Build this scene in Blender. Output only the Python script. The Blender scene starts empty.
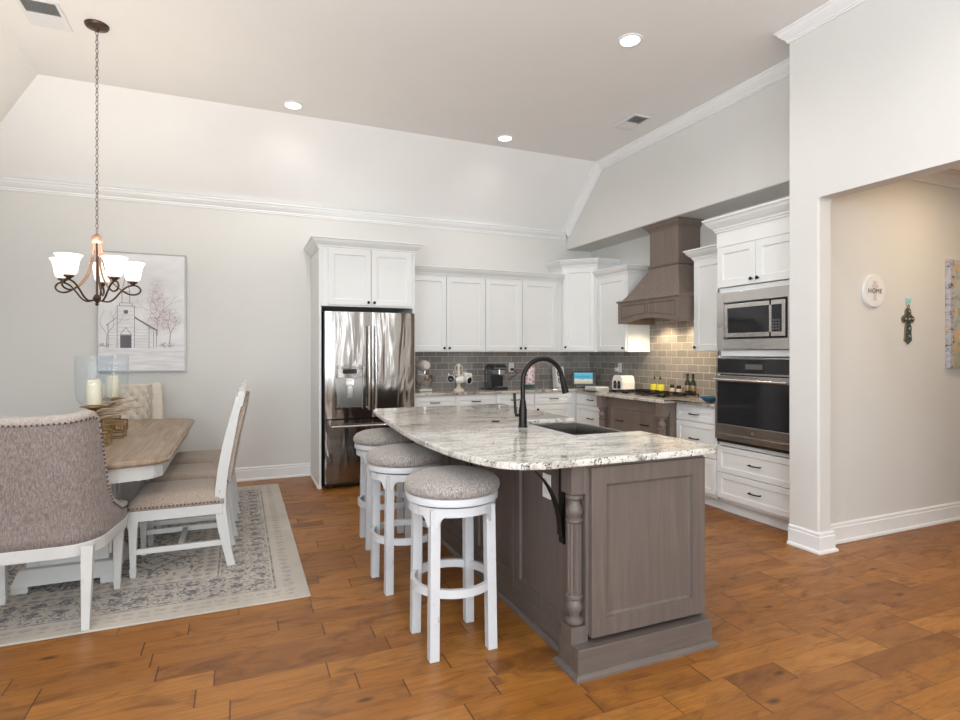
import bpy, bmesh, math, random
from mathutils import Vector, Matrix
random.seed(7)
C = bpy.context.scene.collection
PI = math.pi

# ---------------------------------------------------------------- camera, world, lights, exposure
YAW = math.atan(240 / 565.0)
cam = bpy.data.cameras.new('camera'); cam_o = bpy.data.objects.new('camera', cam); C.objects.link(cam_o)
cam.sensor_width = 36.0; cam.lens = 565.0 / 960 * 36.0; cam.shift_y = -8 / 960.0
cam.clip_start = 0.05
cam_o.location = (0, 0, 1.36); cam_o.rotation_euler = (PI / 2, 0, -YAW)
bpy.context.scene.camera = cam_o
vs = bpy.context.scene.view_settings
bpy.context.scene.display_settings.display_device = 'sRGB'
vs.view_transform = 'Standard'; vs.look = 'None'; vs.gamma = 1.0; vs.use_curve_mapping = False
vs.exposure = -0.2
cy = bpy.context.scene.cycles
cy.max_bounces = 10; cy.diffuse_bounces = 6; cy.glossy_bounces = 5; cy.sample_clamp_indirect = 6.0

world = bpy.data.worlds.new('sky'); bpy.context.scene.world = world; world.use_nodes = True
wn = world.node_tree.nodes; bg = wn['Background']
bg.inputs['Color'].default_value = (0.75, 0.86, 1.0, 1); bg.inputs['Strength'].default_value = 2.0

def area(name, loc, rot, sx, sy, power, col=(1, 1, 1), spread=PI):
    l = bpy.data.lights.new(name, 'AREA'); l.shape = 'RECTANGLE'; l.size = sx; l.size_y = sy
    l.energy = power; l.color = col; l.spread = spread
    o = bpy.data.objects.new(name, l); C.objects.link(o); o.location = loc; o.rotation_euler = rot
    return o
def spot(name, loc, power, col=(1, 0.94, 0.87), ang=2.7, blend=0.7, r=0.05, rot=(0, 0, 0)):
    l = bpy.data.lights.new(name, 'SPOT'); l.energy = power; l.color = col; l.spot_size = ang
    l.spot_blend = blend; l.shadow_soft_size = r
    o = bpy.data.objects.new(name, l); C.objects.link(o); o.location = loc; o.rotation_euler = rot
    return o
def point(name, loc, power, col=(1, 0.9, 0.78), r=0.04):
    l = bpy.data.lights.new(name, 'POINT'); l.energy = power; l.color = col; l.shadow_soft_size = r
    o = bpy.data.objects.new(name, l); C.objects.link(o); o.location = loc
    return o
# daylight through the rear windows and the left windows (narrow rear pair added for thin reflections on the fridge)
DAY = (0.86, 0.945, 1.0)
for xc, w_, e_ in ((-1.25, 1.2, 130), (0.35, 1.2, 98), (1.85, 0.2, 20), (3.05, 0.2, 20)):
    area('window_daylight', (xc, -3.88, 1.75), (PI / 2 - 0.35, 0, 0), w_, 2.1, e_, DAY)
for i, yc in enumerate((-2.0, 0.2)):
    area('window_daylight', (-2.22, yc, 1.6), (0, -PI / 2 - 1.0, 0), 1.6, 1.45, 150, DAY)
# recessed ceiling lamps (three in the picture, the rest of the grid behind the camera)
CANS = [(0.451, 5.485), (2.603, 5.446), (2.628, 3.378), (0.45, 3.30), (0.45, 1.2), (2.63, 1.2), (0.45, -1.0), (2.63, -1.0), (0.45, -3.0), (2.63, -3.0)]
for i_, (x_, y_) in enumerate(CANS):
    spot('recessed_lamp_light', (x_, y_, 3.615), 36 if i_ < 2 else 36)
area('hall_lamp_light', (4.75, 1.85, 2.77), (0, 0, 0), 0.3, 0.3, 17, (1, 0.74, 0.45))

# ---------------------------------------------------------------- node helpers
class NT:
    def __init__(s, name, rough=0.5, metal=0.0, col=(0.8, 0.8, 0.8)):
        s.m = bpy.data.materials.new(name); s.m.use_nodes = True; s.t = s.m.node_tree
        s.b = s.t.nodes['Principled BSDF']
        s.b.inputs['Roughness'].default_value = rough; s.b.inputs['Metallic'].default_value = metal
        s.b.inputs['Base Color'].default_value = (*col, 1)
        s._tc = None
    def n(s, typ): return s.t.nodes.new(typ)
    def l(s, a, b): s.t.links.new(a, b)
    def inp(s, sock, v):
        if v is None: return
        if hasattr(v, 'is_output'): s.l(v, sock)
        elif isinstance(v, (tuple, list)): sock.default_value = (*v, 1) if len(sock.default_value) == 4 and len(v) == 3 else v
        else: sock.default_value = v
    def tc(s, out='Object'):
        if s._tc is None: s._tc = s.n('ShaderNodeTexCoord')
        return s._tc.outputs[out]
    def geo(s):
        return s.n('ShaderNodeNewGeometry').outputs['Position']
    def map(s, vec, scale=(1, 1, 1), loc=(0, 0, 0), rot=(0, 0, 0)):
        m = s.n('ShaderNodeMapping'); s.inp(m.inputs['Vector'], vec); m.inputs['Scale'].default_value = scale
        m.inputs['Location'].default_value = loc; m.inputs['Rotation'].default_value = rot
        return m.outputs[0]
    def math(s, op, a, b=None, c=None):
        m = s.n('ShaderNodeMath'); m.operation = op; s.inp(m.inputs[0], a); s.inp(m.inputs[1], b); s.inp(m.inputs[2], c)
        return m.outputs[0]
    def vmath(s, op, a, b=None):
        m = s.n('ShaderNodeVectorMath'); m.operation = op; s.inp(m.inputs[0], a); s.inp(m.inputs[1], b)
        return m.outputs[0]
    def sep(s, v):
        m = s.n('ShaderNodeSeparateXYZ'); s.l(v, m.inputs[0]); return m.outputs
    def comb(s, x, y, z):
        m = s.n('ShaderNodeCombineXYZ'); s.inp(m.inputs[0], x); s.inp(m.inputs[1], y); s.inp(m.inputs[2], z); return m.outputs[0]
    def noise(s, vec, scale=5, detail=4, rough=0.5, dist=0.0, col=False):
        m = s.n('ShaderNodeTexNoise'); s.inp(m.inputs['Vector'], vec); m.inputs['Scale'].default_value = scale
        m.inputs['Detail'].default_value = detail; m.inputs['Roughness'].default_value = rough; m.inputs['Distortion'].default_value = dist
        return m.outputs['Color' if col else 'Fac']
    def white(s, vec):
        m = s.n('ShaderNodeTexWhiteNoise'); m.noise_dimensions = '3D'; s.l(vec, m.inputs['Vector']); return m.outputs['Value']
    def vor(s, vec, scale=20, feature='F1', rnd=1.0, out='Distance'):
        m = s.n('ShaderNodeTexVoronoi'); m.feature = feature; s.inp(m.inputs['Vector'], vec); m.inputs['Scale'].default_value = scale
        m.inputs['Randomness'].default_value = rnd
        return m.outputs[out]
    def ramp(s, fac, stops, interp='LINEAR'):
        m = s.n('ShaderNodeValToRGB'); s.inp(m.inputs[0], fac); e = m.color_ramp.elements; m.color_ramp.interpolation = interp
        while len(e) < len(stops): e.new(0.5)
        for q, (p, c) in zip(e, stops):
            q.position = p; q.color = (c, c, c, 1) if isinstance(c, (int, float)) else (*c, 1)
        return m.outputs[0]
    def mix(s, fac, a, b, mode='MIX'):
        m = s.n('ShaderNodeMix'); m.data_type = 'RGBA'; m.blend_type = mode
        s.inp(m.inputs[0], fac); s.inp(m.inputs[6], a); s.inp(m.inputs[7], b)
        return m.outputs[2]
    def bump(s, h, strength=0.2, dist=0.01):
        m = s.n('ShaderNodeBump'); s.l(h, m.inputs['Height']); m.inputs['Strength'].default_value = strength
        m.inputs['Distance'].default_value = dist; s.l(m.outputs[0], s.b.inputs['Normal'])
    def col(s, c): s.inp(s.b.inputs['Base Color'], c)
    def rough(s, c): s.inp(s.b.inputs['Roughness'], c)

def plain(name, col, rough=0.5, metal=0.0, var=0.04, scale=8):
    t = NT(name, rough, metal)
    v = t.noise(t.geo(), scale, 3)
    d = tuple(c * (1 - var * 2) for c in col); u = tuple(min(1, c * (1 + var)) for c in col)
    t.col(t.ramp(v, [(0.3, d), (0.7, u)]))
    return t.m

M = {}
def paint(name, col, rough=0.6, bump=0.05, sc=180):
    t = NT(name, rough); g = t.geo()
    v = t.noise(g, 2.5, 2)
    t.col(t.ramp(v, [(0.3, tuple(c * 0.985 for c in col)), (0.7, col)]))
    t.bump(t.noise(g, sc, 2), bump, 0.002)
    return t.m
M['wall'] = paint('wall_paint', (0.66, 0.65, 0.625), 0.65)
M['ceiling'] = paint('ceiling_paint', (0.83, 0.825, 0.815), 0.8, 0.08)
M['trim'] = paint('trim_paint', (0.80, 0.80, 0.80), 0.35, 0.02)
M['cab'] = paint('cabinet_paint', (0.765, 0.77, 0.76), 0.38, 0.02)
M['plastic_white'] = paint('white_plastic', (0.75, 0.75, 0.74), 0.35, 0.0)
M['black'] = plain('black_metal', (0.012, 0.011, 0.011), 0.35, 0.6)
M['black_plastic'] = plain('black_plastic', (0.015, 0.015, 0.017), 0.25)
M['bronze'] = plain('bronze_metal', (0.10, 0.065, 0.05), 0.4, 0.8)
M['bronze_light'] = plain('brushed_bronze', (0.42, 0.27, 0.20), 0.38, 0.7)
M['gold'] = plain('antique_gold', (0.36, 0.24, 0.11), 0.35, 0.9)
M['wax'] = plain('candle_wax', (0.80, 0.72, 0.55), 0.5)
M['ceramic'] = plain('white_ceramic', (0.74, 0.72, 0.68), 0.2)
M['ceramic_dark'] = plain('dark_ceramic', (0.03, 0.035, 0.05), 0.2)
M['cream'] = plain('cream_ceramic', (0.70, 0.63, 0.50), 0.35)
M['oil'] = plain('yellow_oil', (0.75, 0.66, 0.06), 0.1)
M['bottle'] = plain('dark_bottle_glass', (0.02, 0.025, 0.012), 0.08)
M['blue'] = plain('blue_glaze', (0.03, 0.12, 0.22), 0.15)
M['silver'] = plain('silver_frame', (0.30, 0.28, 0.27), 0.4, 0.7)
M['nail'] = plain('nailhead_metal', (0.09, 0.07, 0.06), 0.4, 0.7)
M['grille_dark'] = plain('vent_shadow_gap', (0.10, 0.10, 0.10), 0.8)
M['vent'] = paint('vent_enamel', (0.74, 0.74, 0.74), 0.4, 0.0)
M['twig'] = plain('dry_driftwood', (0.50, 0.40, 0.30), 0.8, 0, 0.15, 30)

def glass(name, col=(1, 1, 1), rough=0.0, seeds=False):
    """thin-walled glass: clear through, mirror-like towards the rim"""
    t = NT(name, rough); t.t.nodes.remove(t.b)
    tr = t.n('ShaderNodeBsdfTransparent'); tr.inputs[0].default_value = (*col, 1)
    gl = t.n('ShaderNodeBsdfGlossy'); gl.inputs['Roughness'].default_value = 0.04
    lw = t.n('ShaderNodeLayerWeight'); lw.inputs['Blend'].default_value = 0.25
    if seeds:
        bp_ = t.n('ShaderNodeBump'); bp_.inputs['Strength'].default_value = 0.5; bp_.inputs['Distance'].default_value = 0.004
        t.l(t.vor(t.geo(), 70), bp_.inputs['Height']); t.l(bp_.outputs[0], gl.inputs['Normal']); t.l(bp_.outputs[0], lw.inputs['Normal'])
    mx_ = t.n('ShaderNodeMixShader'); t.l(t.math('MINIMUM', t.math('ADD', t.math('MULTIPLY', t.math('POWER', lw.outputs['Facing'], 2.2), 1.1), 0.03), 0.9), mx_.inputs[0])
    t.l(tr.outputs[0], mx_.inputs[1]); t.l(gl.outputs[0], mx_.inputs[2])
    t.l(mx_.outputs[0], t.t.nodes['Material Output'].inputs['Surface'])
    return t.m
M['glass'] = glass('seeded_glass', (0.95, 0.98, 1.0), 0.02, True)
M['clear'] = glass('clear_glass')
M['oven_glass'] = plain('dark_oven_glass', (0.02, 0.02, 0.022), 0.06)

def floor_mat():
    t = NT('hickory_planks', 0.4); g = t.geo(); X, Y, Z = t.sep(g)
    W, L = 0.127, 1.15
    row = t.math('FLOOR', t.math('DIVIDE', Y, W))
    roff = t.white(t.comb(row, 3.3, 1.7))
    rl = t.math('ADD', L * 0.75, t.math('MULTIPLY', t.white(t.comb(row, 8.1, 2.2)), L * 0.5))
    xs = t.math('DIVIDE', t.math('ADD', X, t.math('MULTIPLY', roff, 7.0)), rl)
    # split every long board once more at a random spot, so lengths differ
    bi = t.math('FLOOR', xs); fx = t.math('FRACT', xs)
    cut = t.math('ADD', 0.3, t.math('MULTIPLY', t.white(t.comb(bi, row, 5.5)), 0.4))
    side = t.math('GREATER_THAN', fx, cut)
    pid = t.comb(t.math('ADD', t.math('MULTIPLY', bi, 2), side), row, 0.5)
    r1 = t.white(pid); r2 = t.white(t.vmath('ADD', pid, (11.3, 4.2, 9.1)))
    off = t.comb(t.math('MULTIPLY', r1, 37), t.math('MULTIPLY', r2, 53), t.math('MULTIPLY', r1, 19))
    gp = t.vmath('ADD', g, off)
    base = t.ramp(r1, [(0.0, (0.215, 0.078, 0.013)), (0.15, (0.280, 0.104, 0.016)), (0.65, (0.345, 0.133, 0.020)), (1.0, (0.390, 0.160, 0.029))])
    grain = t.noise(t.map(gp, (4.0, 60, 1)), 1.0, 8, 0.7, 1.2)
    base = t.mix(t.ramp(grain, [(0.40, 0.0), (0.70, 0.60)]), base, (0.10, 0.034, 0.008))
    blot = t.noise(t.map(gp, (3.0, 7.5, 1)), 1.0, 4, 0.6, 1.5)
    base = t.mix(t.ramp(blot, [(0.50, 0.0), (0.70, 0.65)]), base, (0.085, 0.029, 0.008))
    lt = t.noise(t.map(gp, (2.4, 5.5, 1), (5, 5, 5)), 1.0, 3, 0.5, 1.0)
    base = t.mix(t.ramp(lt, [(0.52, 0.0), (0.75, 0.4)]), base, (0.40, 0.185, 0.055))
    knot = t.vor(t.map(gp, (2.1, 5.0, 1)), 1.0)
    base = t.mix(t.ramp(knot, [(0.03, 0.85), (0.10, 0.0)]), base, (0.045, 0.014, 0.005))
    fy = t.math('FRACT', t.math('DIVIDE', Y, W))
    ey = t.math('MINIMUM', fy, t.math('SUBTRACT', 1, fy))
    gy = t.math('LESS_THAN', ey, 0.009)
    ex = t.math('MINIMUM', t.math('MINIMUM', fx, t.math('SUBTRACT', 1, fx)), t.math('ABSOLUTE', t.math('SUBTRACT', fx, cut)))
    gx = t.math('LESS_THAN', ex, 0.0022)
    gap = t.math('MAXIMUM', t.math('MULTIPLY', gy, 0.55), gx)
    t.col(t.mix(t.math('MULTIPLY', gap, 0.9), base, (0.05, 0.016, 0.006)))
    t.rough(t.ramp(blot, [(0.3, 0.36), (0.8, 0.50)]))
    h = t.math('SUBTRACT', t.math('ADD', t.math('MULTIPLY', grain, 0.25), t.math('MULTIPLY', blot, 0.5)), gap)
    t.bump(h, 0.35, 0.004)
    return t.m
M['floor'] = floor_mat()

def stained(name, c1, c2, rough=0.45, axis='z', sc=1.0):
    t = NT(name, rough); g = t.tc()
    s = {'z': (38, 38, 2.2), 'x': (2.2, 38, 38), 'y': (38, 2.2, 38)}[axis]
    n1 = t.noise(t.map(g, tuple(v * sc for v in s)), 1.0, 6, 0.6, 0.6)
    n2 = t.noise(g, 3.0, 3, 0.5, 0.5)
    b = t.ramp(n1, [(0.3, c2), (0.7, c1)])
    b = t.mix(t.ramp(n2, [(0.35, 0.0), (0.75, 0.35)]), b, tuple(c * 0.7 for c in c1))
    t.col(b); t.bump(n1, 0.12, 0.002)
    return t.m
M['stain'] = stained('grey_stained_maple', (0.135, 0.108, 0.095), (0.092, 0.073, 0.064))
M['stain_h'] = stained('grey_stained_maple_rail', (0.135, 0.108, 0.095), (0.092, 0.073, 0.064), axis='x')
M['hood'] = stained('hood_stained_maple', (0.200, 0.152, 0.125), (0.140, 0.105, 0.086))
M['hood_liner'] = stained('hood_liner_wood', (0.55, 0.33, 0.13), (0.45, 0.26, 0.10))
def table_mat():
    t = NT('weathered_oak_top', 0.45); g = t.geo(); X, Y, Z = t.sep(g)
    row = t.math('FLOOR', t.math('DIVIDE', X, 0.17)); r = t.white(t.comb(row, 2.2, 1.1))
    gp = t.vmath('ADD', g, t.comb(t.math('MULTIPLY', r, 9), t.math('MULTIPLY', r, 31), 0))
    n = t.noise(t.map(gp, (24, 1.6, 1)), 1.0, 6, 0.65, 1.2)
    b = t.ramp(n, [(0.25, (0.13, 0.090, 0.06)), (0.52, (0.29, 0.21, 0.145)), (0.75, (0.42, 0.32, 0.23))])
    b = t.mix(t.math('MULTIPLY', r, 0.25), b, (0.25, 0.18, 0.12))
    t.col(b); t.bump(n, 0.1, 0.002); return t.m
M['table'] = table_mat()

def distressed(name, col=(0.74, 0.735, 0.72), wear=(0.30, 0.24, 0.20)):
    t = NT(name, 0.45); g = t.tc()
    n = t.noise(t.map(g, (22, 22, 9)), 1.0, 6, 0.7, 0.4)
    n2 = t.noise(g, 90, 2, 0.6)
    w = t.math('MULTIPLY', t.ramp(n, [(0.63, 0.0), (0.69, 1.0)]), t.ramp(n2, [(0.4, 0.1), (0.6, 0.9)]))
    t.col(t.mix(w, t.ramp(t.noise(g, 5, 2), [(0.3, tuple(c * 0.95 for c in col)), (0.7, col)]), wear))
    t.bump(n, 0.08, 0.002); return t.m
M['white_wood'] = distressed('distressed_white_wood', (0.57, 0.57, 0.56), (0.20, 0.16, 0.13))
M['stool_wood'] = distressed('stool_white_wood', (0.56, 0.575, 0.60), (0.22, 0.19, 0.18))

def fabric(name, c1, c2, sc=260, bump=0.5):
    t = NT(name, 0.95); g = t.tc()
    X, Y, Z = t.sep(g)
    n = t.noise(g, sc, 2, 0.7); n2 = t.noise(t.map(g, (1, 1, 0.25)), sc * 0.5, 2, 0.7); n3 = t.noise(g, 4, 2)
    f = t.math('MULTIPLY', t.math('ADD', n, n2), 0.5)
    b = t.ramp(f, [(0.40, c2), (0.60, c1)])
    t.col(t.mix(t.math('MULTIPLY', n3, 0.15), b, c2)); t.bump(f, bump, 0.003)
    t.b.inputs['Sheen Weight'].default_value = 0.15
    return t.m
M['stool_fabric'] = fabric('stool_tweed', (0.46, 0.42, 0.39), (0.15, 0.13, 0.12), 330)
M['chair_fabric'] = fabric('host_chair_tweed', (0.34, 0.285, 0.265), (0.15, 0.12, 0.115), 300)
M['seat_fabric'] = fabric('side_chair_linen', (0.46, 0.375, 0.31), (0.24, 0.19, 0.155), 380)
M['rim_fabric'] = fabric('host_chair_rim_linen', (0.50, 0.44, 0.40), (0.30, 0.26, 0.235), 320, 0.3)
M['cream_fabric'] = fabric('tufted_cream_linen', (0.66, 0.60, 0.52), (0.52, 0.46, 0.39), 300, 0.2)

def granite(name, base, vein, speck, streak=1.0, dens=0.5):
    t = NT(name, 0.10); g = t.geo()
    n1 = t.noise(t.map(g, (2.0, 5.0, 2.0), rot=(0, 0, 0.25)), 1.3, 8, 0.68, 1.6)
    b = t.ramp(n1, [(0.30, vein), (0.42, tuple((a + c) / 2 for a, c in zip(base, vein))), (0.50, base), (0.8, base)])
    v = t.noise(t.map(g, (1.2, 4.6, 1), (3, 1, 0), (0, 0, 0.2)), 2.0, 9, 0.68, 1.4)
    vv = t.math('ABSOLUTE', t.math('SUBTRACT', v, 0.5))
    mask = t.noise(t.map(g, (1, 2, 1)), 2.6, 3)
    b = t.mix(t.math('MULTIPLY', t.math('MULTIPLY', t.ramp(vv, [(0.0, 1.0), (0.022, 0.0)]), t.ramp(mask, [(0.46, 0.0), (0.56, 1.0)])), streak), b, tuple(c * 0.22 for c in vein))
    cl = t.noise(g, 80, 4, 0.75)
    b = t.mix(t.ramp(cl, [(0.54, 0.0), (0.64, 0.7)]), b, vein)
    s = t.vor(t.map(g, (1, 1.2, 1.5)), 62); sm = t.noise(g, 11, 3)
    sf = t.math('MULTIPLY', t.ramp(s, [(0.22, 1.0), (0.32, 0.0)]), t.ramp(sm, [(dens, 0.0), (dens + 0.06, 1.0)]))
    b = t.mix(sf, b, speck)
    t.col(b); return t.m
M['granite'] = granite('white_veined_granite', (0.62, 0.60, 0.56), (0.27, 0.235, 0.205), (0.018, 0.017, 0.02), 1.0, 0.44)
M['granite2'] = granite('perimeter_granite', (0.58, 0.53, 0.47), (0.18, 0.13, 0.10), (0.02, 0.016, 0.014), 1.0, 0.45)

def tiles(name, horiz):
    t = NT(name, 0.14); g = t.geo(); X, Y, Z = t.sep(g)
    v = t.comb(X if horiz == 'x' else Y, t.math('SUBTRACT', Z, 0.915), 0)
    br = t.n('ShaderNodeTexBrick'); t.l(v, br.inputs['Vector'])
    br.inputs['Scale'].default_value = 1.0; br.inputs['Brick Width'].default_value = 0.155; br.inputs['Row Height'].default_value = 0.078
    br.inputs['Mortar Size'].default_value = 0.0028; br.inputs['Mortar Smooth'].default_value = 0.3
    br.inputs['Color1'].default_value = (0.29, 0.262, 0.235, 1); br.inputs['Color2'].default_value = (0.17, 0.152, 0.137, 1)
    br.inputs['Mortar'].default_value = (0.56, 0.54, 0.51, 1)
    n = t.noise(g, 14, 4)
    t.col(t.mix(t.math('MULTIPLY', n, 0.3), br.outputs['Color'], (0.36, 0.33, 0.30)))
    t.bump(t.math('ADD', t.math('MULTIPLY', t.math('SUBTRACT', 1, br.outputs['Fac']), 1.0), t.math('MULTIPLY', t.noise(g, 10, 2), 0.6)), 0.5, 0.004)
    t.rough(t.math('ADD', 0.12, t.math('MULTIPLY', br.outputs['Fac'], 0.5)))
    return t.m
M['tile_x'] = tiles('subway_tile_back', 'x'); M['tile_y'] = tiles('subway_tile_range', 'y')

def steel(name, wav=0.5, rough=0.2, col=(0.66, 0.64, 0.62), sc=(5.0, 5.0, 0.9)):
    t = NT(name, rough, 1.0, col); g = t.tc()
    br = t.noise(t.map(g, (1, 1, 300)), 1.0, 2)
    t.col(t.mix(t.math('MULTIPLY', br, 0.25), col, tuple(c * 0.75 for c in col)))
    t.bump(t.noise(t.map(g, sc), 1.0, 2, 0.5, 0.6), wav, 0.03)
    t.b.inputs['Anisotropic'].default_value = 0.4
    return t.m
M['steel'] = steel('stainless_steel', 0.10, 0.19, sc=(3, 3, 6))
M['steel_fridge'] = steel('fridge_stainless', 0.40, 0.12, (0.29, 0.265, 0.245), (6, 5, 1.2))
M['steel_dark'] = steel('sink_stainless', 0.05, 0.25, (0.26, 0.245, 0.23))

def rug_mat(cx, cy_, hx, hy):
    t = NT('distressed_wool_rug', 0.95); g = t.geo(); X, Y, Z = t.sep(g)
    a = t.math('SUBTRACT', hx, t.math('ABSOLUTE', t.math('SUBTRACT', X, cx)))
    b = t.math('SUBTRACT', hy, t.math('ABSOLUTE', t.math('SUBTRACT', Y, cy_)))
    d = t.math('MINIMUM', a, b)
    AX = t.math('ABSOLUTE', t.math('SUBTRACT', X, cx)); AY = t.math('ABSOLUTE', t.math('SUBTRACT', Y, cy_))
    sym = t.comb(AX, AY, 0)
    wob = t.vmath('MULTIPLY', t.vmath('SUBTRACT', t.noise(g, 22, 3, col=True), (0.5, 0.5, 0.5)), (0.045, 0.045, 0))
    q = t.vmath('ADD', sym, wob); QX, QY, _ = t.sep(q)
    def dia(px, py):
        u = t.math('ABSOLUTE', t.math('SINE', t.math('MULTIPLY', QX, px))); v = t.math('ABSOLUTE', t.math('SINE', t.math('MULTIPLY', QY, py)))
        return t.math('ADD', u, v)
    def contour(sc, k, w, seed):
        n_ = t.noise(t.map(q, (1, 1, 1), seed), sc, 2, 0.5)
        return t.math('LESS_THAN', t.math('ABSOLUTE', t.math('SUBTRACT', t.math('FRACT', t.math('MULTIPLY', n_, k)), 0.5)), w)
    border = t.math('MAXIMUM', contour(11, 9, 0.17, (1, 2, 0)), t.math('GREATER_THAN', dia(26, 26), 1.62))
    f1 = t.math('LESS_THAN', t.math('ABSOLUTE', t.math('SUBTRACT', dia(7.5, 6.0), 1.0)), 0.07)
    f2 = t.math('LESS_THAN', t.math('ABSOLUTE', t.math('SUBTRACT', dia(7.5, 6.0), 0.45)), 0.07)
    f3 = contour(6.5, 8, 0.15, (4, 7, 0))
    field = t.math('MAXIMUM', f1, t.math('MAXIMUM', f2, f3))
    def band(lo, hi): return t.math('MULTIPLY', t.math('GREATER_THAN', d, lo), t.math('LESS_THAN', d, hi))
    dots = t.math('GREATER_THAN', dia(44, 44), 1.35)
    m = t.math('MULTIPLY', band(0.19, 0.47), t.math('ADD', 0.14, t.math('MULTIPLY', border, 0.86)))
    m = t.math('ADD', m, t.math('MULTIPLY', band(0.17, 0.182), 0.9)); m = t.math('ADD', m, t.math('MULTIPLY', band(0.478, 0.49), 0.9))
    m = t.math('ADD', m, t.math('MULTIPLY', band(0.49, 0.60), t.math('MULTIPLY', dots, 0.6)))
    m = t.math('ADD', m, t.math('MULTIPLY', band(0.06, 0.13), t.math('MULTIPLY', dots, 0.35)))
    m = t.math('ADD', m, t.math('MULTIPLY', band(0.60, 0.61), 0.6))
    m = t.math('ADD', m, t.math('MULTIPLY', t.math('GREATER_THAN', d, 0.61), t.math('MULTIPLY', field, 0.95)))
    wear = t.ramp(t.noise(g, 30, 6, 0.8), [(0.40, 0.1), (0.54, 1.0)])
    m = t.math('MULTIPLY', m, wear)
    base = t.ramp(t.noise(g, 2.5, 4), [(0.3, (0.43, 0.39, 0.34)), (0.7, (0.53, 0.485, 0.43))])
    t.col(t.mix(m, base, (0.13, 0.13, 0.145)))
    t.bump(t.noise(g, 300, 2), 0.5, 0.004)
    return t.m

def emis(name, col, s):
    t = NT(name, 0.3, 0, col); t.b.inputs['Emission Color'].default_value = (*col, 1); t.b.inputs['Emission Strength'].default_value = s
    return t.m
M['lamp'] = emis('lamp_lens', (1.0, 0.96, 0.9), 9.0)
M['shade'] = emis('frosted_glass_shade', (1.0, 0.93, 0.82), 1.5)
M['hoodlamp'] = emis('hood_lamp_lens', (1.0, 0.85, 0.6), 14.0)

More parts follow.
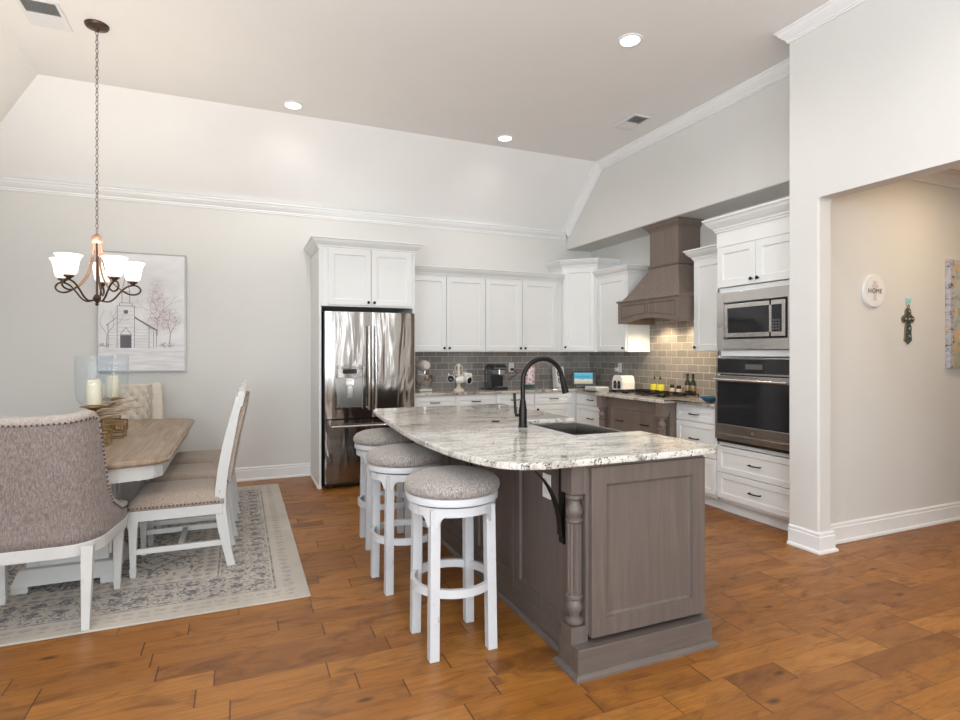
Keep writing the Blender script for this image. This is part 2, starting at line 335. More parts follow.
# ---------------------------------------------------------------- mesh helpers
def frame(o, u, out):
    """local x along u, local y outwards, local z up"""
    u = Vector(u).normalized(); out = Vector(out).normalized()
    m = Matrix.Identity(4)
    for i in range(3):
        m[i][0] = u[i]; m[i][1] = out[i]; m[i][2] = (0, 0, 1)[i]; m[i][3] = o[i]
    return m
BEV = {}
class MB:
    def __init__(s, mat=None): s.bm = bmesh.new(); s.M = mat or Matrix.Identity(4)
    def v(s, p): return s.bm.verts.new(s.M @ Vector(p))
    def f(s, vs_):
        try: return s.bm.faces.new(vs_)
        except ValueError: return None
    def box(s, a, b):
        x0, y0, z0 = a; x1, y1, z1 = b
        v = [s.v(p) for p in ((x0, y0, z0), (x1, y0, z0), (x1, y1, z0), (x0, y1, z0), (x0, y0, z1), (x1, y0, z1), (x1, y1, z1), (x0, y1, z1))]
        for q in ((3, 2, 1, 0), (4, 5, 6, 7), (0, 1, 5, 4), (1, 2, 6, 5), (2, 3, 7, 6), (3, 0, 4, 7)): s.f([v[i] for i in q])
        return s
    def hexa(s, bot, top):
        a = [s.v(p) for p in bot]; b = [s.v(p) for p in top]; n = len(a)
        s.f(a[::-1]); s.f(b)
        for i in range(n): s.f([a[i], a[(i + 1) % n], b[(i + 1) % n], b[i]])
        return s
    def prism(s, pts, z0, z1, axis='z'):
        def m(p, h): return {'z': (p[0], p[1], h), 'x': (h, p[0], p[1]), 'y': (p[0], h, p[1])}[axis]
        return s.hexa([m(p, z0) for p in pts], [m(p, z1) for p in pts])
    def lathe(s, prof, c=(0, 0, 0), seg=28, axis='z', flute=0, fl_amp=0.0, close=True):
        rings = []
        for r, h in prof:
            ring = []
            if r < 1e-6:
                p = (0, 0, h)
                p = {'z': (c[0], c[1], c[2] + h), 'y': (c[0], c[1] + h, c[2]), 'x': (c[0] + h, c[1], c[2])}[axis]
                ring = [s.v(p)]
            else:
                for i in range(seg):
                    t = 2 * PI * i / seg; rr = r
                    a, b = rr * math.cos(t), rr * math.sin(t)
                    p = {'z': (c[0] + a, c[1] + b, c[2] + h), 'y': (c[0] + a, c[1] + h, c[2] + b), 'x': (c[0] + h, c[1] + a, c[2] + b)}[axis]
                    ring.append(s.v(p))
            rings.append(ring)
        for A, B in zip(rings, rings[1:]):
            if len(A) == 1 and len(B) == 1: continue
            for i in range(seg):
                j = (i + 1) % seg
                if len(A) == 1: s.f([A[0], B[j], B[i]])
                elif len(B) == 1: s.f([A[i], A[j], B[0]])
                else: s.f([A[i], A[j], B[j], B[i]])
        if close:
            if len(rings[0]) > 1: s.f(rings[0][::-1])
            if len(rings[-1]) > 1: s.f(rings[-1])
        return s
    def cyl(s, c, r, h, seg=20, axis='z'): return s.lathe([(r, 0), (r, h)], c, seg, axis)
    def ball(s, c, r, seg=10, rings=6, sz=1.0):
        return s.lathe([(r * math.sin(PI * k / rings) if 0 < k < rings else 0, -r * sz * math.cos(PI * k / rings)) for k in range(rings + 1)], c, seg)
    def tube(s, pts, r, seg=10, closed=False, flat=None):
        pts = [Vector(p) for p in pts]; n = len(pts); rings = []; prev = None
        for i, p in enumerate(pts):
            if closed: t = pts[(i + 1) % n] - pts[i - 1]
            else: t = pts[min(i + 1, n - 1)] - pts[max(i - 1, 0)]
            t.normalize()
            if prev is None:
                a = Vector((0, 0, 1)) if abs(t.z) < 0.9 else Vector((1, 0, 0))
                prev = t.cross(a).normalized()
            nx = (prev - t * prev.dot(t)).normalized(); ny = t.cross(nx); prev = nx
            rr = r[i] if isinstance(r, (list, tuple)) else r
            rings.append([s.v(p + nx * rr * math.cos(2 * PI * k / seg) + ny * rr * (flat or 1) * math.sin(2 * PI * k / seg)) for k in range(seg)])
        m = n if closed else n - 1
        for i in range(m):
            A, B = rings[i], rings[(i + 1) % n]
            for k in range(seg): s.f([A[k], A[(k + 1) % seg], B[(k + 1) % seg], B[k]])
        if not closed: s.f(rings[0][::-1]); s.f(rings[-1])
        return s
    def sweep(s, path, prof):
        """path: (pos, out, up); prof: closed polygon of (out, up) offsets"""
        rings = []
        for pos, out, up in path:
            P, O, U = Vector(pos), Vector(out), Vector(up)
            rings.append([s.v(P + O * a + U * b) for a, b in prof])
        n = len(prof)
        for A, B in zip(rings, rings[1:]):
            for k in range(n): s.f([A[k], A[(k + 1) % n], B[(k + 1) % n], B[k]])
        s.f(rings[0][::-1]); s.f(rings[-1]); return s
    def panel(s, x0, x1, z0, z1, y0, t, fr, rec=0.010, bev=0.010):
        """shaker front: outer face at y0+t, recessed field"""
        def ring(i, y): return [s.v((x0 + i, y, z0 + i)), s.v((x1 - i, y, z0 + i)), s.v((x1 - i, y, z1 - i)), s.v((x0 + i, y, z1 - i))]
        B, F0, F1 = ring(0, y0), ring(0, y0 + t - 0.002), ring(0.002, y0 + t)
        I1, I2, I3 = ring(fr, y0 + t), ring(fr + bev * 0.3, y0 + t - rec * 0.8), ring(fr + bev, y0 + t - rec)
        seq = [B, F0, F1, I1, I2, I3]
        for A, D in zip(seq, seq[1:]):
            for k in range(4): s.f([A[k], A[(k + 1) % 4], D[(k + 1) % 4], D[k]])
        s.f(B[::-1]); s.f(I3); return s
    def build(s, name, mat, parent=None, smooth=False, bevel=None, origin='auto', sub=0):
        bm = s.bm
        bmesh.ops.recalc_face_normals(bm, faces=bm.faces)
        if parent is not None:
            off = Vector(parent.get('_o', (0, 0, 0)))
        elif origin == 'auto' and bm.verts:
            xs = [v.co.x for v in bm.verts]; ys = [v.co.y for v in bm.verts]; zs = [v.co.z for v in bm.verts]
            off = Vector(((min(xs) + max(xs)) / 2, (min(ys) + max(ys)) / 2, min(zs)))
        else: off = Vector(origin if origin != 'auto' else (0, 0, 0))
        for v in bm.verts: v.co -= off
        me = bpy.data.meshes.new(name); bm.to_mesh(me); bm.free()
        o = bpy.data.objects.new(name, me); C.objects.link(o)
        me.materials.append(mat if not isinstance(mat, str) else M[mat])
        if parent is not None: o.parent = parent; o['_o'] = tuple(off)
        else: o.location = off; o['_o'] = tuple(off)
        if smooth:
            for p in me.polygons: p.use_smooth = True
            if smooth != 'all':
                e = o.modifiers.new('split', 'EDGE_SPLIT'); e.split_angle = math.radians(38)
        if bevel:
            b = o.modifiers.new('bevel', 'BEVEL'); b.width = bevel; b.segments = 2; b.limit_method = 'ANGLE'; b.angle_limit = math.radians(40)
        if sub:
            m = o.modifiers.new('sub', 'SUBSURF'); m.levels = sub; m.render_levels = sub
        return o

def thing(name, label, cat, loc, group=None):
    o = bpy.data.objects.new(name, None); C.objects.link(o); o.location = loc; o['_o'] = tuple(loc)
    o.empty_display_size = 0.1
    o['label'] = label; o['category'] = cat
    if group: o['group'] = group
    return o
def tag(o, label, cat, group=None, kind=None):
    o['label'] = label; o['category'] = cat
    if group: o['group'] = group
    if kind: o['kind'] = kind
    return o
def struct(o, label=None):
    o['kind'] = 'structure'
    if label: o['label'] = label
    return o
def kids(o): return [c for c in C.objects if c.parent == o]
def dup(o, parent=None):
    c = o.copy(); C.objects.link(c); c.parent = parent
    if parent is not None: c.matrix_parent_inverse = o.matrix_parent_inverse.copy()
    for ch in kids(o): dup(ch, c)
    return c
def copy_thing(src, loc, rz, label):
    c = dup(src); c.location = loc; c.rotation_euler = (0, 0, rz); c['label'] = label
    return c

CROWN = [(0, 0), (0.075, 0), (0.075, -0.012), (0.064, -0.018), (0.056, -0.036), (0.036, -0.058), (0.020, -0.072), (0.018, -0.084), (0.010, -0.088), (0.010, -0.10), (0, -0.10)]
def crown(s): return [(a * s, b * s) for a, b in CROWN]
BASE = [(0, 0), (0.030, 0), (0.030, 0.012), (0.024, 0.020), (0.016, 0.022), (0.016, 0.108), (0.010, 0.112), (0.010, 0.122), (0.014, 0.128), (0.008, 0.138), (0, 0.140)]
Z = (0, 0, 1)

# ---------------------------------------------------------------- the room
XL, XR, XS, XW, YB, YF, ZC, ZP = -2.30, 3.60, 4.0, 4.37, 6.47, -4.0, 3.645, 2.95
YK, XK = 5.70, -1.53
HX1, HY0 = 7.4, 0.55
struct(MB().box((XL - 0.15, YF - 0.15, -0.12), (HX1 + 0.1, YB + 0.13, 0)).build('floor', 'floor'))
struct(MB().box((XL - 0.13, YB, 0), (XW + 0.13, YB + 0.13, ZP + 0.1)).build('wall_back', 'wall'))
# ceiling: flat centre, slopes along the back and left walls
m = MB()
def slab(pts, up=0.08):
    m.hexa([p for p in pts], [(p[0], p[1], p[2] + up) for p in pts])
slab([(XK, YF, ZC), (XS + 0.5, YF, ZC), (XS + 0.5, YK, ZC), (XK, YK, ZC)])
slab([(XK, YK, ZC), (XS + 0.5, YK, ZC), (XS + 0.5, YB, ZP), (XL, YB, ZP)])
slab([(XK, YF, ZC), (XK, YK, ZC), (XL, YB, ZP), (XL, YF, ZP)])
struct(m.build('ceiling', 'ceiling', origin=(0, 0, ZC)))
# left wall with two windows, rear wall with two and an added narrow pair for reflections
def wall_with_holes(name, axis, pos, thick, a0, a1, z0, z1, holes):
    mb = MB()
    def bx(u0, u1, w0, w1):
        if axis == 'x': mb.box((pos, u0, w0), (pos + thick, u1, w1))
        else: mb.box((u0, pos, w0), (u1, pos + thick, w1))
    cur = a0
    for (h0, h1, w0, w1) in holes:
        bx(cur, h0, z0, z1); bx(h0, h1, z0, w0); bx(h0, h1, w1, z1); cur = h1
    bx(cur, a1, z0, z1)
    return struct(mb.build(name, 'wall'))
wall_with_holes('wall_left', 'x', XL - 0.13, 0.13, YF, YB, 0, ZP + 0.05, [(-2.75, -1.25, 0.75, 2.45), (-0.55, 0.95, 0.75, 2.45)])
wall_with_holes('wall_front', 'y', YF - 0.13, 0.13, XL, XR + 0.13, 0, ZC + 0.05, [(-1.88, -0.62, 0.6, 2.9), (-0.28, 0.98, 0.6, 2.9), (1.70, 2.00, 0.6, 2.9), (2.90, 3.20, 0.6, 2.9)])
wi = 0
def window(axis, pos, a0, a1, z0, z1):
    global wi; wi += 1
    mb = MB()
    def bx(u0, u1, w0, w1, d=0.05):
        if axis == 'x': mb.box((pos - d, u0, w0), (pos, u1, w1))
        else: mb.box((u0, pos - d, w0), (u1, pos, w1))
    bx(a0, a0 + 0.05, z0, z1); bx(a1 - 0.05, a1, z0, z1); bx(a0, a1, z0, z0 + 0.05); bx(a0, a1, z1 - 0.05, z1)
    bx(a0, a1, (z0 + z1) / 2 - 0.02, (z0 + z1) / 2 + 0.02)
    struct(mb.build('window_%d' % wi, 'trim'))
for a0 in (-2.75, -0.55): window('x', XL - 0.06, a0, a0 + 1.5, 0.75, 2.45)
for a0, a1 in ((-1.88, -0.62), (-0.28, 0.98), (1.70, 2.00), (2.90, 3.20)): window('y', YF - 0.06, a0, a1, 0.6, 2.9)  # last two are made-up slots, placed to streak the steel with light
# bulkhead over the range alcove, alcove wall
struct(MB().prism([(2.84, 2.716), (YB, 2.716), (YB, ZP), (YK, ZC), (2.84, ZC)], XS, XW + 0.13, 'x').build('wall_bulkhead', 'wall', bevel=0.012))
struct(MB().box((XW, 2.84, 0), (XW + 0.13, YB, 2.716)).build('wall_range', 'wall'))
# right wall with the opening to the hall, rounded at its corner
def rounded(x0, x1, y0, y1, r=0.014):
    pts = []
    for (cx_, cy_, a0) in ((x1 - r, y0 + r, -PI / 2), (x1, y1, 0), (x0, y1, 0), (x0 + r, y0 + r, PI)):
        if cy_ == y1: pts.append((cx_, cy_))
        else: pts += [(cx_ + r * math.cos(a0 + PI / 2 * k / 4), cy_ + r * math.sin(a0 + PI / 2 * k / 4)) for k in range(5)]
    return pts
mb = MB().prism(rounded(XR, XR + 0.13, 2.62, 2.84), 0, 2.405)
mb.box((XR, 0.62, 2.405), (XR + 0.13, 2.84, ZC)).box((XR, YF, 0), (XR + 0.13, 0.62, ZC))
mb.prism([(2.62, 2.405), (2.62, 2.385), (2.614, 2.399), (2.600, 2.405)], XR, XR + 0.13, 'x')
struct(mb.build('wall_right', 'wall'))
struct(MB().box((XR + 0.13, 2.72, 0), (HX1, 2.84, ZC)).build('wall_hall', 'wall'))
struct(MB().box((XR + 0.13, HY0 - 0.12, 0), (HX1, HY0, 2.9)).build('wall_hall_near', 'wall'))
struct(MB().box((HX1, HY0, 0), (HX1 + 0.1, 2.84, 2.9)).build('wall_hall_end', 'wall'))
struct(MB().box((XR + 0.13, HY0, 2.80), (HX1, 2.72, 2.9)).build('ceiling_hall', 'ceiling'))
# crown mouldings
tn = 0
def trim(mb, mat='trim', **k):
    global tn; tn += 1
    return struct(mb.build('trim_%d' % tn, mat, **k))
trim(MB().sweep([((XL, YF, ZP - 0.005), (1, 0, 0), Z), ((XL, YB, ZP - 0.005), (1, -1, 0), Z), ((XS, YB, ZP - 0.005), (-1, -1, 0), Z)], crown(1.0)))
sl = Vector((0, YK - YB, ZC - ZP)).normalized(); nrm = Vector((0, sl.z, -sl.y)) * 1.0
nrm = Vector((0, 0.672, 0.74)).normalized()
bis = (nrm + Vector(Z)).normalized(); bis = bis / bis.dot(Vector(Z))
trim(MB().sweep([((XS, YB - 0.0, ZP), (-1, 0, 0), nrm), ((XS, YK, ZC), (-1, 0, 0), bis), ((XS, 2.84, ZC), (-1, 0, 0), Z)], crown(1.0)))
trim(MB().sweep([((XS, 2.84, ZC), (0, 1, 0), Z), ((XR, 2.84, ZC), (-1, 1, 0), Z), ((XR, YF, ZC), (-1, 0, 0), Z)], crown(0.92)))
trim(MB().sweep([((XR + 0.13, 2.72, 2.80), (0, -1, 0), Z), ((HX1, 2.72, 2.80), (0, -1, 0), Z)], crown(1.1)))
# baseboards
struct(MB().sweep([((XL, YF, 0), (1, 0, 0), Z), ((XL, YB, 0), (1, -1, 0), Z), ((0.715, YB, 0), (0, -1, 0), Z)], BASE).build('baseboard_back', 'trim'))
struct(MB().sweep([((XR, 2.84, 0), (-1, 0, 0), Z), ((XR, 2.62, 0), (-1, -1, 0), Z), ((XR + 0.13, 2.62, 0), (1, -1, 0), Z), ((XR + 0.13, 2.72, 0), (1, -1, 0), Z), ((HX1, 2.72, 0), (0, -1, 0), Z)], BASE).build('baseboard_hall', 'trim'))
struct(MB().sweep([((XR, 0.62, 0), (-1, 0, 0), Z), ((XR, YF, 0), (-1, 0, 0), Z)], BASE).build('baseboard_right', 'trim'))
# tiled backsplash (part of the walls)
trim(MB().box((1.70, YB - 0.012, 0.915), (XW, YB, 1.362)), 'tile_x')
trim(MB().box((XW - 0.012, 3.66, 0.915), (XW, YB - 0.012, 1.362)).box((XW - 0.012, 4.22, 1.362), (XW, 5.24, 2.0)), 'tile_y')

# ---------------------------------------------------------------- kitchen cabinets
def knob(M_, x, z, parent, y=0.02):
    MB(M_).lathe([(0.006, y), (0.006, y + 0.012), (0.014, y + 0.018), (0.015, y + 0.024), (0.010, y + 0.029), (0, y + 0.030)], (x, 0, z), 14, 'y').build('knob', 'black', parent, smooth=True)
def pull(M_, x, z, parent, y=0.02, w=0.10):
    pts = [(x - w / 2, y, z), (x - w / 2, y + 0.02, z)] + [(x - w / 2 + w * k / 6, y + 0.024 + 0.006 * math.sin(PI * k / 6), z) for k in range(7)] + [(x + w / 2, y + 0.02, z), (x + w / 2, y, z)]
    MB(M_).tube(pts, 0.0055, 8).build('drawer_pull', 'black', parent, smooth=True)
def door(M_, x0, x1, z0, z1, parent, kx=None, kz=None, mat='cab', y0=0.0, t=0.02, fr=0.058):
    o = MB(M_).panel(x0 + 0.0025, x1 - 0.0025, z0, z1, y0, t, fr).build('door', mat, parent)
    if kx is not None: knob(M_, kx, kz, o, y0 + t)
    return o
def drawer(M_, x0, x1, z0, z1, parent, mat='cab', fr=0.045, pulls=1, y0=0.0, t=0.02):
    o = MB(M_).panel(x0 + 0.0025, x1 - 0.0025, z0, z1, y0, t, fr, 0.008, 0.008).build('drawer', mat, parent)
    for k in range(pulls): pull(M_, x0 + (x1 - x0) * (k + 0.5) / pulls, (z0 + z1) / 2, o, y0 + t)
    return o
FB = lambda x, y, z=0: frame((x, y, z), (1, 0, 0), (0, -1, 0))      # faces the camera side (-y)
FR = lambda x, y, z=0: frame((x, y, z), (0, -1, 0), (-1, 0, 0))     # faces -x, local x runs towards -y

def cab_crown(M_, path, s, parent, mat='cab'):
    """path: (x, y_out, z) local corner points + out vectors"""
    MB(M_).sweep([(p, o, Z) for p, o in path], crown(s)).build('crown', mat, parent)

# refrigerator surround
rc = thing('refrigerator_cabinet', 'tall white cabinet surround with two doors above the refrigerator', 'cabinet', (1.21, 6.1, 0))
F = FB(0.72, 5.79)
MB(F).box((0, -0.68, 0), (0.025, 0, 2.42)).box((0.965, -0.68, 0), (0.99, 0, 2.42)).box((0.025, -0.68, 1.82), (0.965, 0.0, 2.42)).build('body', 'cab', rc, bevel=0.002)
door(F, 0.085, 0.517, 1.835, 2.40, rc, 0.488, 1.865)
door(F, 0.520, 0.955, 1.835, 2.40, rc, 0.549, 1.865)
cab_crown(F, [((0, -0.68, 2.50), (-1, 0, 0)), ((0, 0, 2.50), (-1, 1, 0)), ((0.99, 0, 2.50), (1, 1, 0)), ((0.99, -0.68, 2.50), (1, 0, 0))], 1.05, rc)
MB(F).box((0, -0.68, 2.42), (0.99, 0, 2.50)).build('top_rail', 'cab', rc)
MB(F).sweep([((0, -0.68, 0), (-1, 0, 0), Z), ((0, 0, 0), (-1, 1, 0), Z), ((0.025, 0, 0), (0, 1, 0), Z)], [(0, 0), (0.012, 0), (0.012, 0.02), (0, 0.022)]).build('shoe_moulding', 'trim', rc)

def upper(lbl, M_, w, d, z0, z1, doors, crn, grp='white wall cabinets', name='wall_cabinet', side=(False, False)):
    loc = M_ @ Vector((w / 2, -d / 2, 0)); loc.z = z0
    t = thing(name, lbl, 'cabinet', loc, grp)
    MB(M_).box((0, -d, z0), (w, 0, z1)).build('body', 'cab', t, bevel=0.002)
    for (x0, x1, kx) in doors: door(M_, x0, x1, z0 + 0.012, z1 - 0.025, t, kx, z0 + 0.045)
    cab_crown(M_, [((x, y, z1 + crn * 0.085), o) for x, y, o in ([(0, -d, (-1, 0, 0)), (0, 0, (-1, 1, 0))] if side[0] else [(0, 0, (0, 1, 0))]) + ([(w, 0, (1, 1, 0)), (w, -d, (1, 0, 0))] if side[1] else [(w, 0, (0, 1, 0))])], crn, t)
    return t
G = 0.012
upper('white double door wall cabinet beside the refrigerator, above the stand mixer', FB(1.712, 6.16), 0.968, 0.31 - G, 1.36, 2.255, [(0, 0.475, 0.445), (0.478, 0.965, 0.508)], 0.95)
upper('white double door wall cabinet above the coffee maker, left of the corner cabinet', FB(2.68, 6.16), 1.06, 0.31 - G, 1.36, 2.255, [(0.003, 0.488, 0.458), (0.491, 0.975, 0.523)], 0.95)
# corner cabinet with diagonal face
A = Vector((3.745, 6.155, 0)); B = Vector((4.045, 5.84, 0))
cc = thing('corner_cabinet', 'taller white corner wall cabinet with a diagonal door', 'cabinet', (4.15, 6.25, 1.36))
MB().prism([(A.x, A.y), (B.x, B.y), (XW - G, B.y), (XW - G, YB - G), (A.x, YB - G)], 1.36, 2.43).build('body', 'cab', cc, bevel=0.002)
U = (B - A).normalized(); O = Vector((U.y, -U.x, 0)); O = O if O.y < 0 else -O
FD = frame(A, U, O); wd = (B - A).length
door(FD, 0.022, wd - 0.022, 1.372, 2.405, cc, 0.05, 1.42, y0=0)
def mit(a, b):
    a, b = Vector(a).normalized(), Vector(b).normalized(); s = a + b; return tuple(s / (s.dot(a)))
cab_p = [((A.x, YB - G, 2.51), (-1, 0, 0)), ((A.x, A.y, 2.51), mit((-1, 0, 0), O)), ((B.x, B.y, 2.51), mit(O, (0, -1, 0))), ((XW - G, B.y, 2.51), (0, -1, 0))]
MB().sweep([(p, o, Z) for p, o in cab_p], crown(0.95)).build('crown', 'cab', cc)
upper('white single door wall cabinet between the corner cabinet and the range hood', FR(4.045, 5.838), 0.598, 0.325 - G, 1.36, 2.265, [(0.035, 0.585, 0.55)], 0.95, side=(False, True))
upper('narrow white wall cabinet between the range hood and the oven tower', FR(4.045, 4.22), 0.556, 0.325 - G, 1.36, 2.255, [(0.012, 0.54, 0.04)], 1.0, side=(True, False))

# oven tower
TW = 0.80; TX = 3.75
tw = thing('oven_cabinet', 'tall white cabinet tower holding the microwave and wall oven', 'cabinet', (4.05, 3.26, 0))
F = FR(TX + 0.02, 3.66)
MB(F).box((0, -0.588, 0.10), (0.02, 0, 2.40)).box((TW - 0.02, -0.588, 0.10), (TW, 0, 2.40)).box((0, -0.588, 2.30), (TW, 0, 2.40)).box((0, -0.588, 1.86), (TW, 0, 1.90)).box((0, -0.588, 1.325), (TW, 0, 1.375)).box((0, -0.588, 0.10), (TW, 0, 0.13)).box((0, -0.588, 0.57), (TW, 0, 0.60)).box((0.02, -0.588, 0.13), (TW - 0.02, -0.57, 2.3)).box((0.02, -0.57, 0.60), (0.035, 0, 1.86)).box((TW - 0.035, -0.57, 0.60), (TW - 0.02, 0, 1.86)).build('body', 'cab', tw, bevel=0.002)
MB(F).box((0, -0.588, 0), (TW, -0.06, 0.10)).build('toe_kick', 'cab', tw)
door(F, 0.01, TW / 2, 1.905, 2.245, tw, TW / 2 - 0.03, 1.945); door(F, TW / 2, TW - 0.01, 1.905, 2.245, tw, TW / 2 + 0.03, 1.945)
MB(F).box((0, 0, 2.25), (TW, 0.012, 2.40)).build('frieze', 'cab', tw)
drawer(F, 0.01, TW - 0.01, 0.345, 0.565, tw); drawer(F, 0.01, TW - 0.01, 0.125, 0.340, tw)
cab_crown(F, [((0, -0.588, 2.49), (-1, 0, 0)), ((0, 0.012, 2.49), (-1, 1, 0)), ((TW, 0.012, 2.49), (0, 1, 0))], 1.15, tw)

mw = thing('microwave', 'built in stainless microwave with trim kit above the wall oven', 'microwave', (4.0, 3.26, 1.375))
F2 = FR(TX - 0.005, 3.66)
x0, x1, z0, z1 = 0.025, TW - 0.025, 1.38, 1.855
def rect_ring(mb, X0, X1, Z0, Z1, w, wz, y0, y1):
    mb.box((X0, y0, Z0), (X0 + w, y1, Z1)).box((X1 - w, y0, Z0), (X1, y1, Z1)).box((X0 + w, y0, Z0), (X1 - w, y1, Z0 + wz)).box((X0 + w, y0, Z1 - wz), (X1 - w, y1, Z1)); return mb
rect_ring(MB(F2), x0, x1, z0, z1, 0.075, 0.085, -0.004, 0.014).build('trim_kit', 'steel', mw, bevel=0.002)
MB(F2).box((x0 + 0.08, -0.40, z0 + 0.09), (x1 - 0.08, -0.002, z1 - 0.09)).build('housing', 'black_plastic', mw)
a0, a1, b0, b1 = x0 + 0.088, x1 - 0.088, z0 + 0.10, z1 - 0.10
rect_ring(MB(F2), a0, a1, b0, b1, 0.03, 0.035, 0.0, 0.022).box((a1 - 0.14, 0, b0), (a1 - 0.12, 0.022, b1)).build('door_frame', 'steel', mw, bevel=0.002)
MB(F2).box((a0 + 0.03, 0, b0 + 0.035), (a1 - 0.14, 0.016, b1 - 0.035)).build('door_glass', 'oven_glass', mw)
kp = MB(F2).box((a1 - 0.12, 0, b0 + 0.035), (a1 - 0.03, 0.018, b1 - 0.035)).build('control_panel', 'black_plastic', mw)
mbk = MB(F2)
for i in range(4):
    for j in range(3): mbk.box((a1 - 0.112 + j * 0.024, 0.018, b0 + 0.05 + i * 0.022), (a1 - 0.096 + j * 0.024, 0.0195, b0 + 0.064 + i * 0.022))
mbk.build('keypad', 'grille_dark', kp)
MB(F2).cyl(((a0 + a1) / 2 - 0.03, 0.022, b0 + 0.017), 0.010, 0.002, 16, 'y').build('round_badge', 'silver', mw, smooth=True)

ov = thing('wall_oven', 'stainless wall oven with dark glass door in the cabinet tower', 'oven', (4.0, 3.26, 0.60))
z0, z1 = 0.60, 1.315
MB(F2).box((x0 + 0.02, -0.5, z0 + 0.01), (x1 - 0.02, -0.004, z1 - 0.01)).build('housing', 'black_plastic', ov)
cp = rect_ring(MB(F2), x0, x1, 1.175, z1, 0.012, 0.012, -0.004, 0.02).build('control_frame', 'steel', ov, bevel=0.001)
cp = MB(F2).box((x0 + 0.012, -0.003, 1.187), (x1 - 0.012, 0.018, z1 - 0.012)).build('control_panel', 'oven_glass', ov)
MB(F2).box((x0 + 0.30, 0.018, 1.222), (x0 + 0.46, 0.0188, 1.262)).build('display', 'grille_dark', cp)
rect_ring(MB(F2), x0, x1, 0.63, 1.165, 0.018, 0.05, -0.003, 0.03).box((x0 + 0.018, -0.003, 0.68), (x1 - 0.018, 0.03, 0.76)).build('door', 'steel', ov, bevel=0.002)
MB(F2).box((x0 + 0.018, -0.003, 0.76), (x1 - 0.018, 0.027, 1.115)).build('door_glass', 'oven_glass', ov)
MB(F2).tube([(x0 + 0.03, 0.075, 1.13), (x1 - 0.03, 0.075, 1.13)], 0.012, 14).cyl((x0 + 0.05, 0.03, 1.13), 0.008, 0.045, 10, 'y').cyl((x1 - 0.05, 0.03, 1.13), 0.008, 0.045, 10, 'y').build('handle', 'steel', ov, smooth=True)
MB(F2).cyl(((x0 + x1) / 2, 0.03, 0.715), 0.013, 0.002, 18, 'y').build('round_badge', 'silver', ov, smooth=True)
MB(F2).box((x0, -0.003, 0.605), (x1, 0.012, 0.628)).build('vent_strip', 'black_plastic', ov)

def base_unit(lbl, M_, w, d, mat='cab', name='base_cabinet', rows=((0.74, 0.865), (0.44, 0.73), (0.13, 0.43)), doors=False, pulls=1, grp='white base cabinets'):
    loc = M_ @ Vector((w / 2, -d / 2, 0)); loc.z = 0
    t = thing(name, lbl, 'cabinet', loc, grp)
    MB(M_).box((0, -d, 0.10), (w, 0, 0.885)).build('body', mat, t, bevel=0.002)
    MB(M_).box((0, -d, 0), (w, -0.07, 0.10)).build('toe_kick', mat, t)
    for i, (z0, z1) in enumerate(rows):
        if doors and i > 0: door(M_, 0.008, w - 0.008, z0, z1, t, 0.04, z1 - 0.05, mat=mat)
        else: drawer(M_, 0.008, w - 0.008, z0, z1, t, mat, pulls=pulls)
    return t
R2 = ((0.745, 0.87), (0.13, 0.735))
for i, (x0_, x1_, s_) in enumerate(((1.712, 2.19, 'right beside the refrigerator, under the stand mixer'), (2.19, 2.68, 'under the mug tree'), (2.68, 3.175, 'under the coffee maker'), (3.175, 3.70, 'under the pink patterned vase, next to the corner'))):
    base_unit('white base cabinet with a drawer ' + s_, FB(x0_, 5.87), x1_ - x0_, 0.59, rows=R2, doors=True)
last_corner = base_unit('white drawer base cabinet in the corner left of the range cabinet', FR(3.77, 5.86), 0.65, 0.59)
base_unit('white three drawer base cabinet between range cabinet and oven tower', FR(3.77, 4.15), 0.485, 0.59)
MB().box((3.702, 5.868, 0.10), (3.768, 5.90, 0.885)).build('filler_strip', 'cab', last_corner)
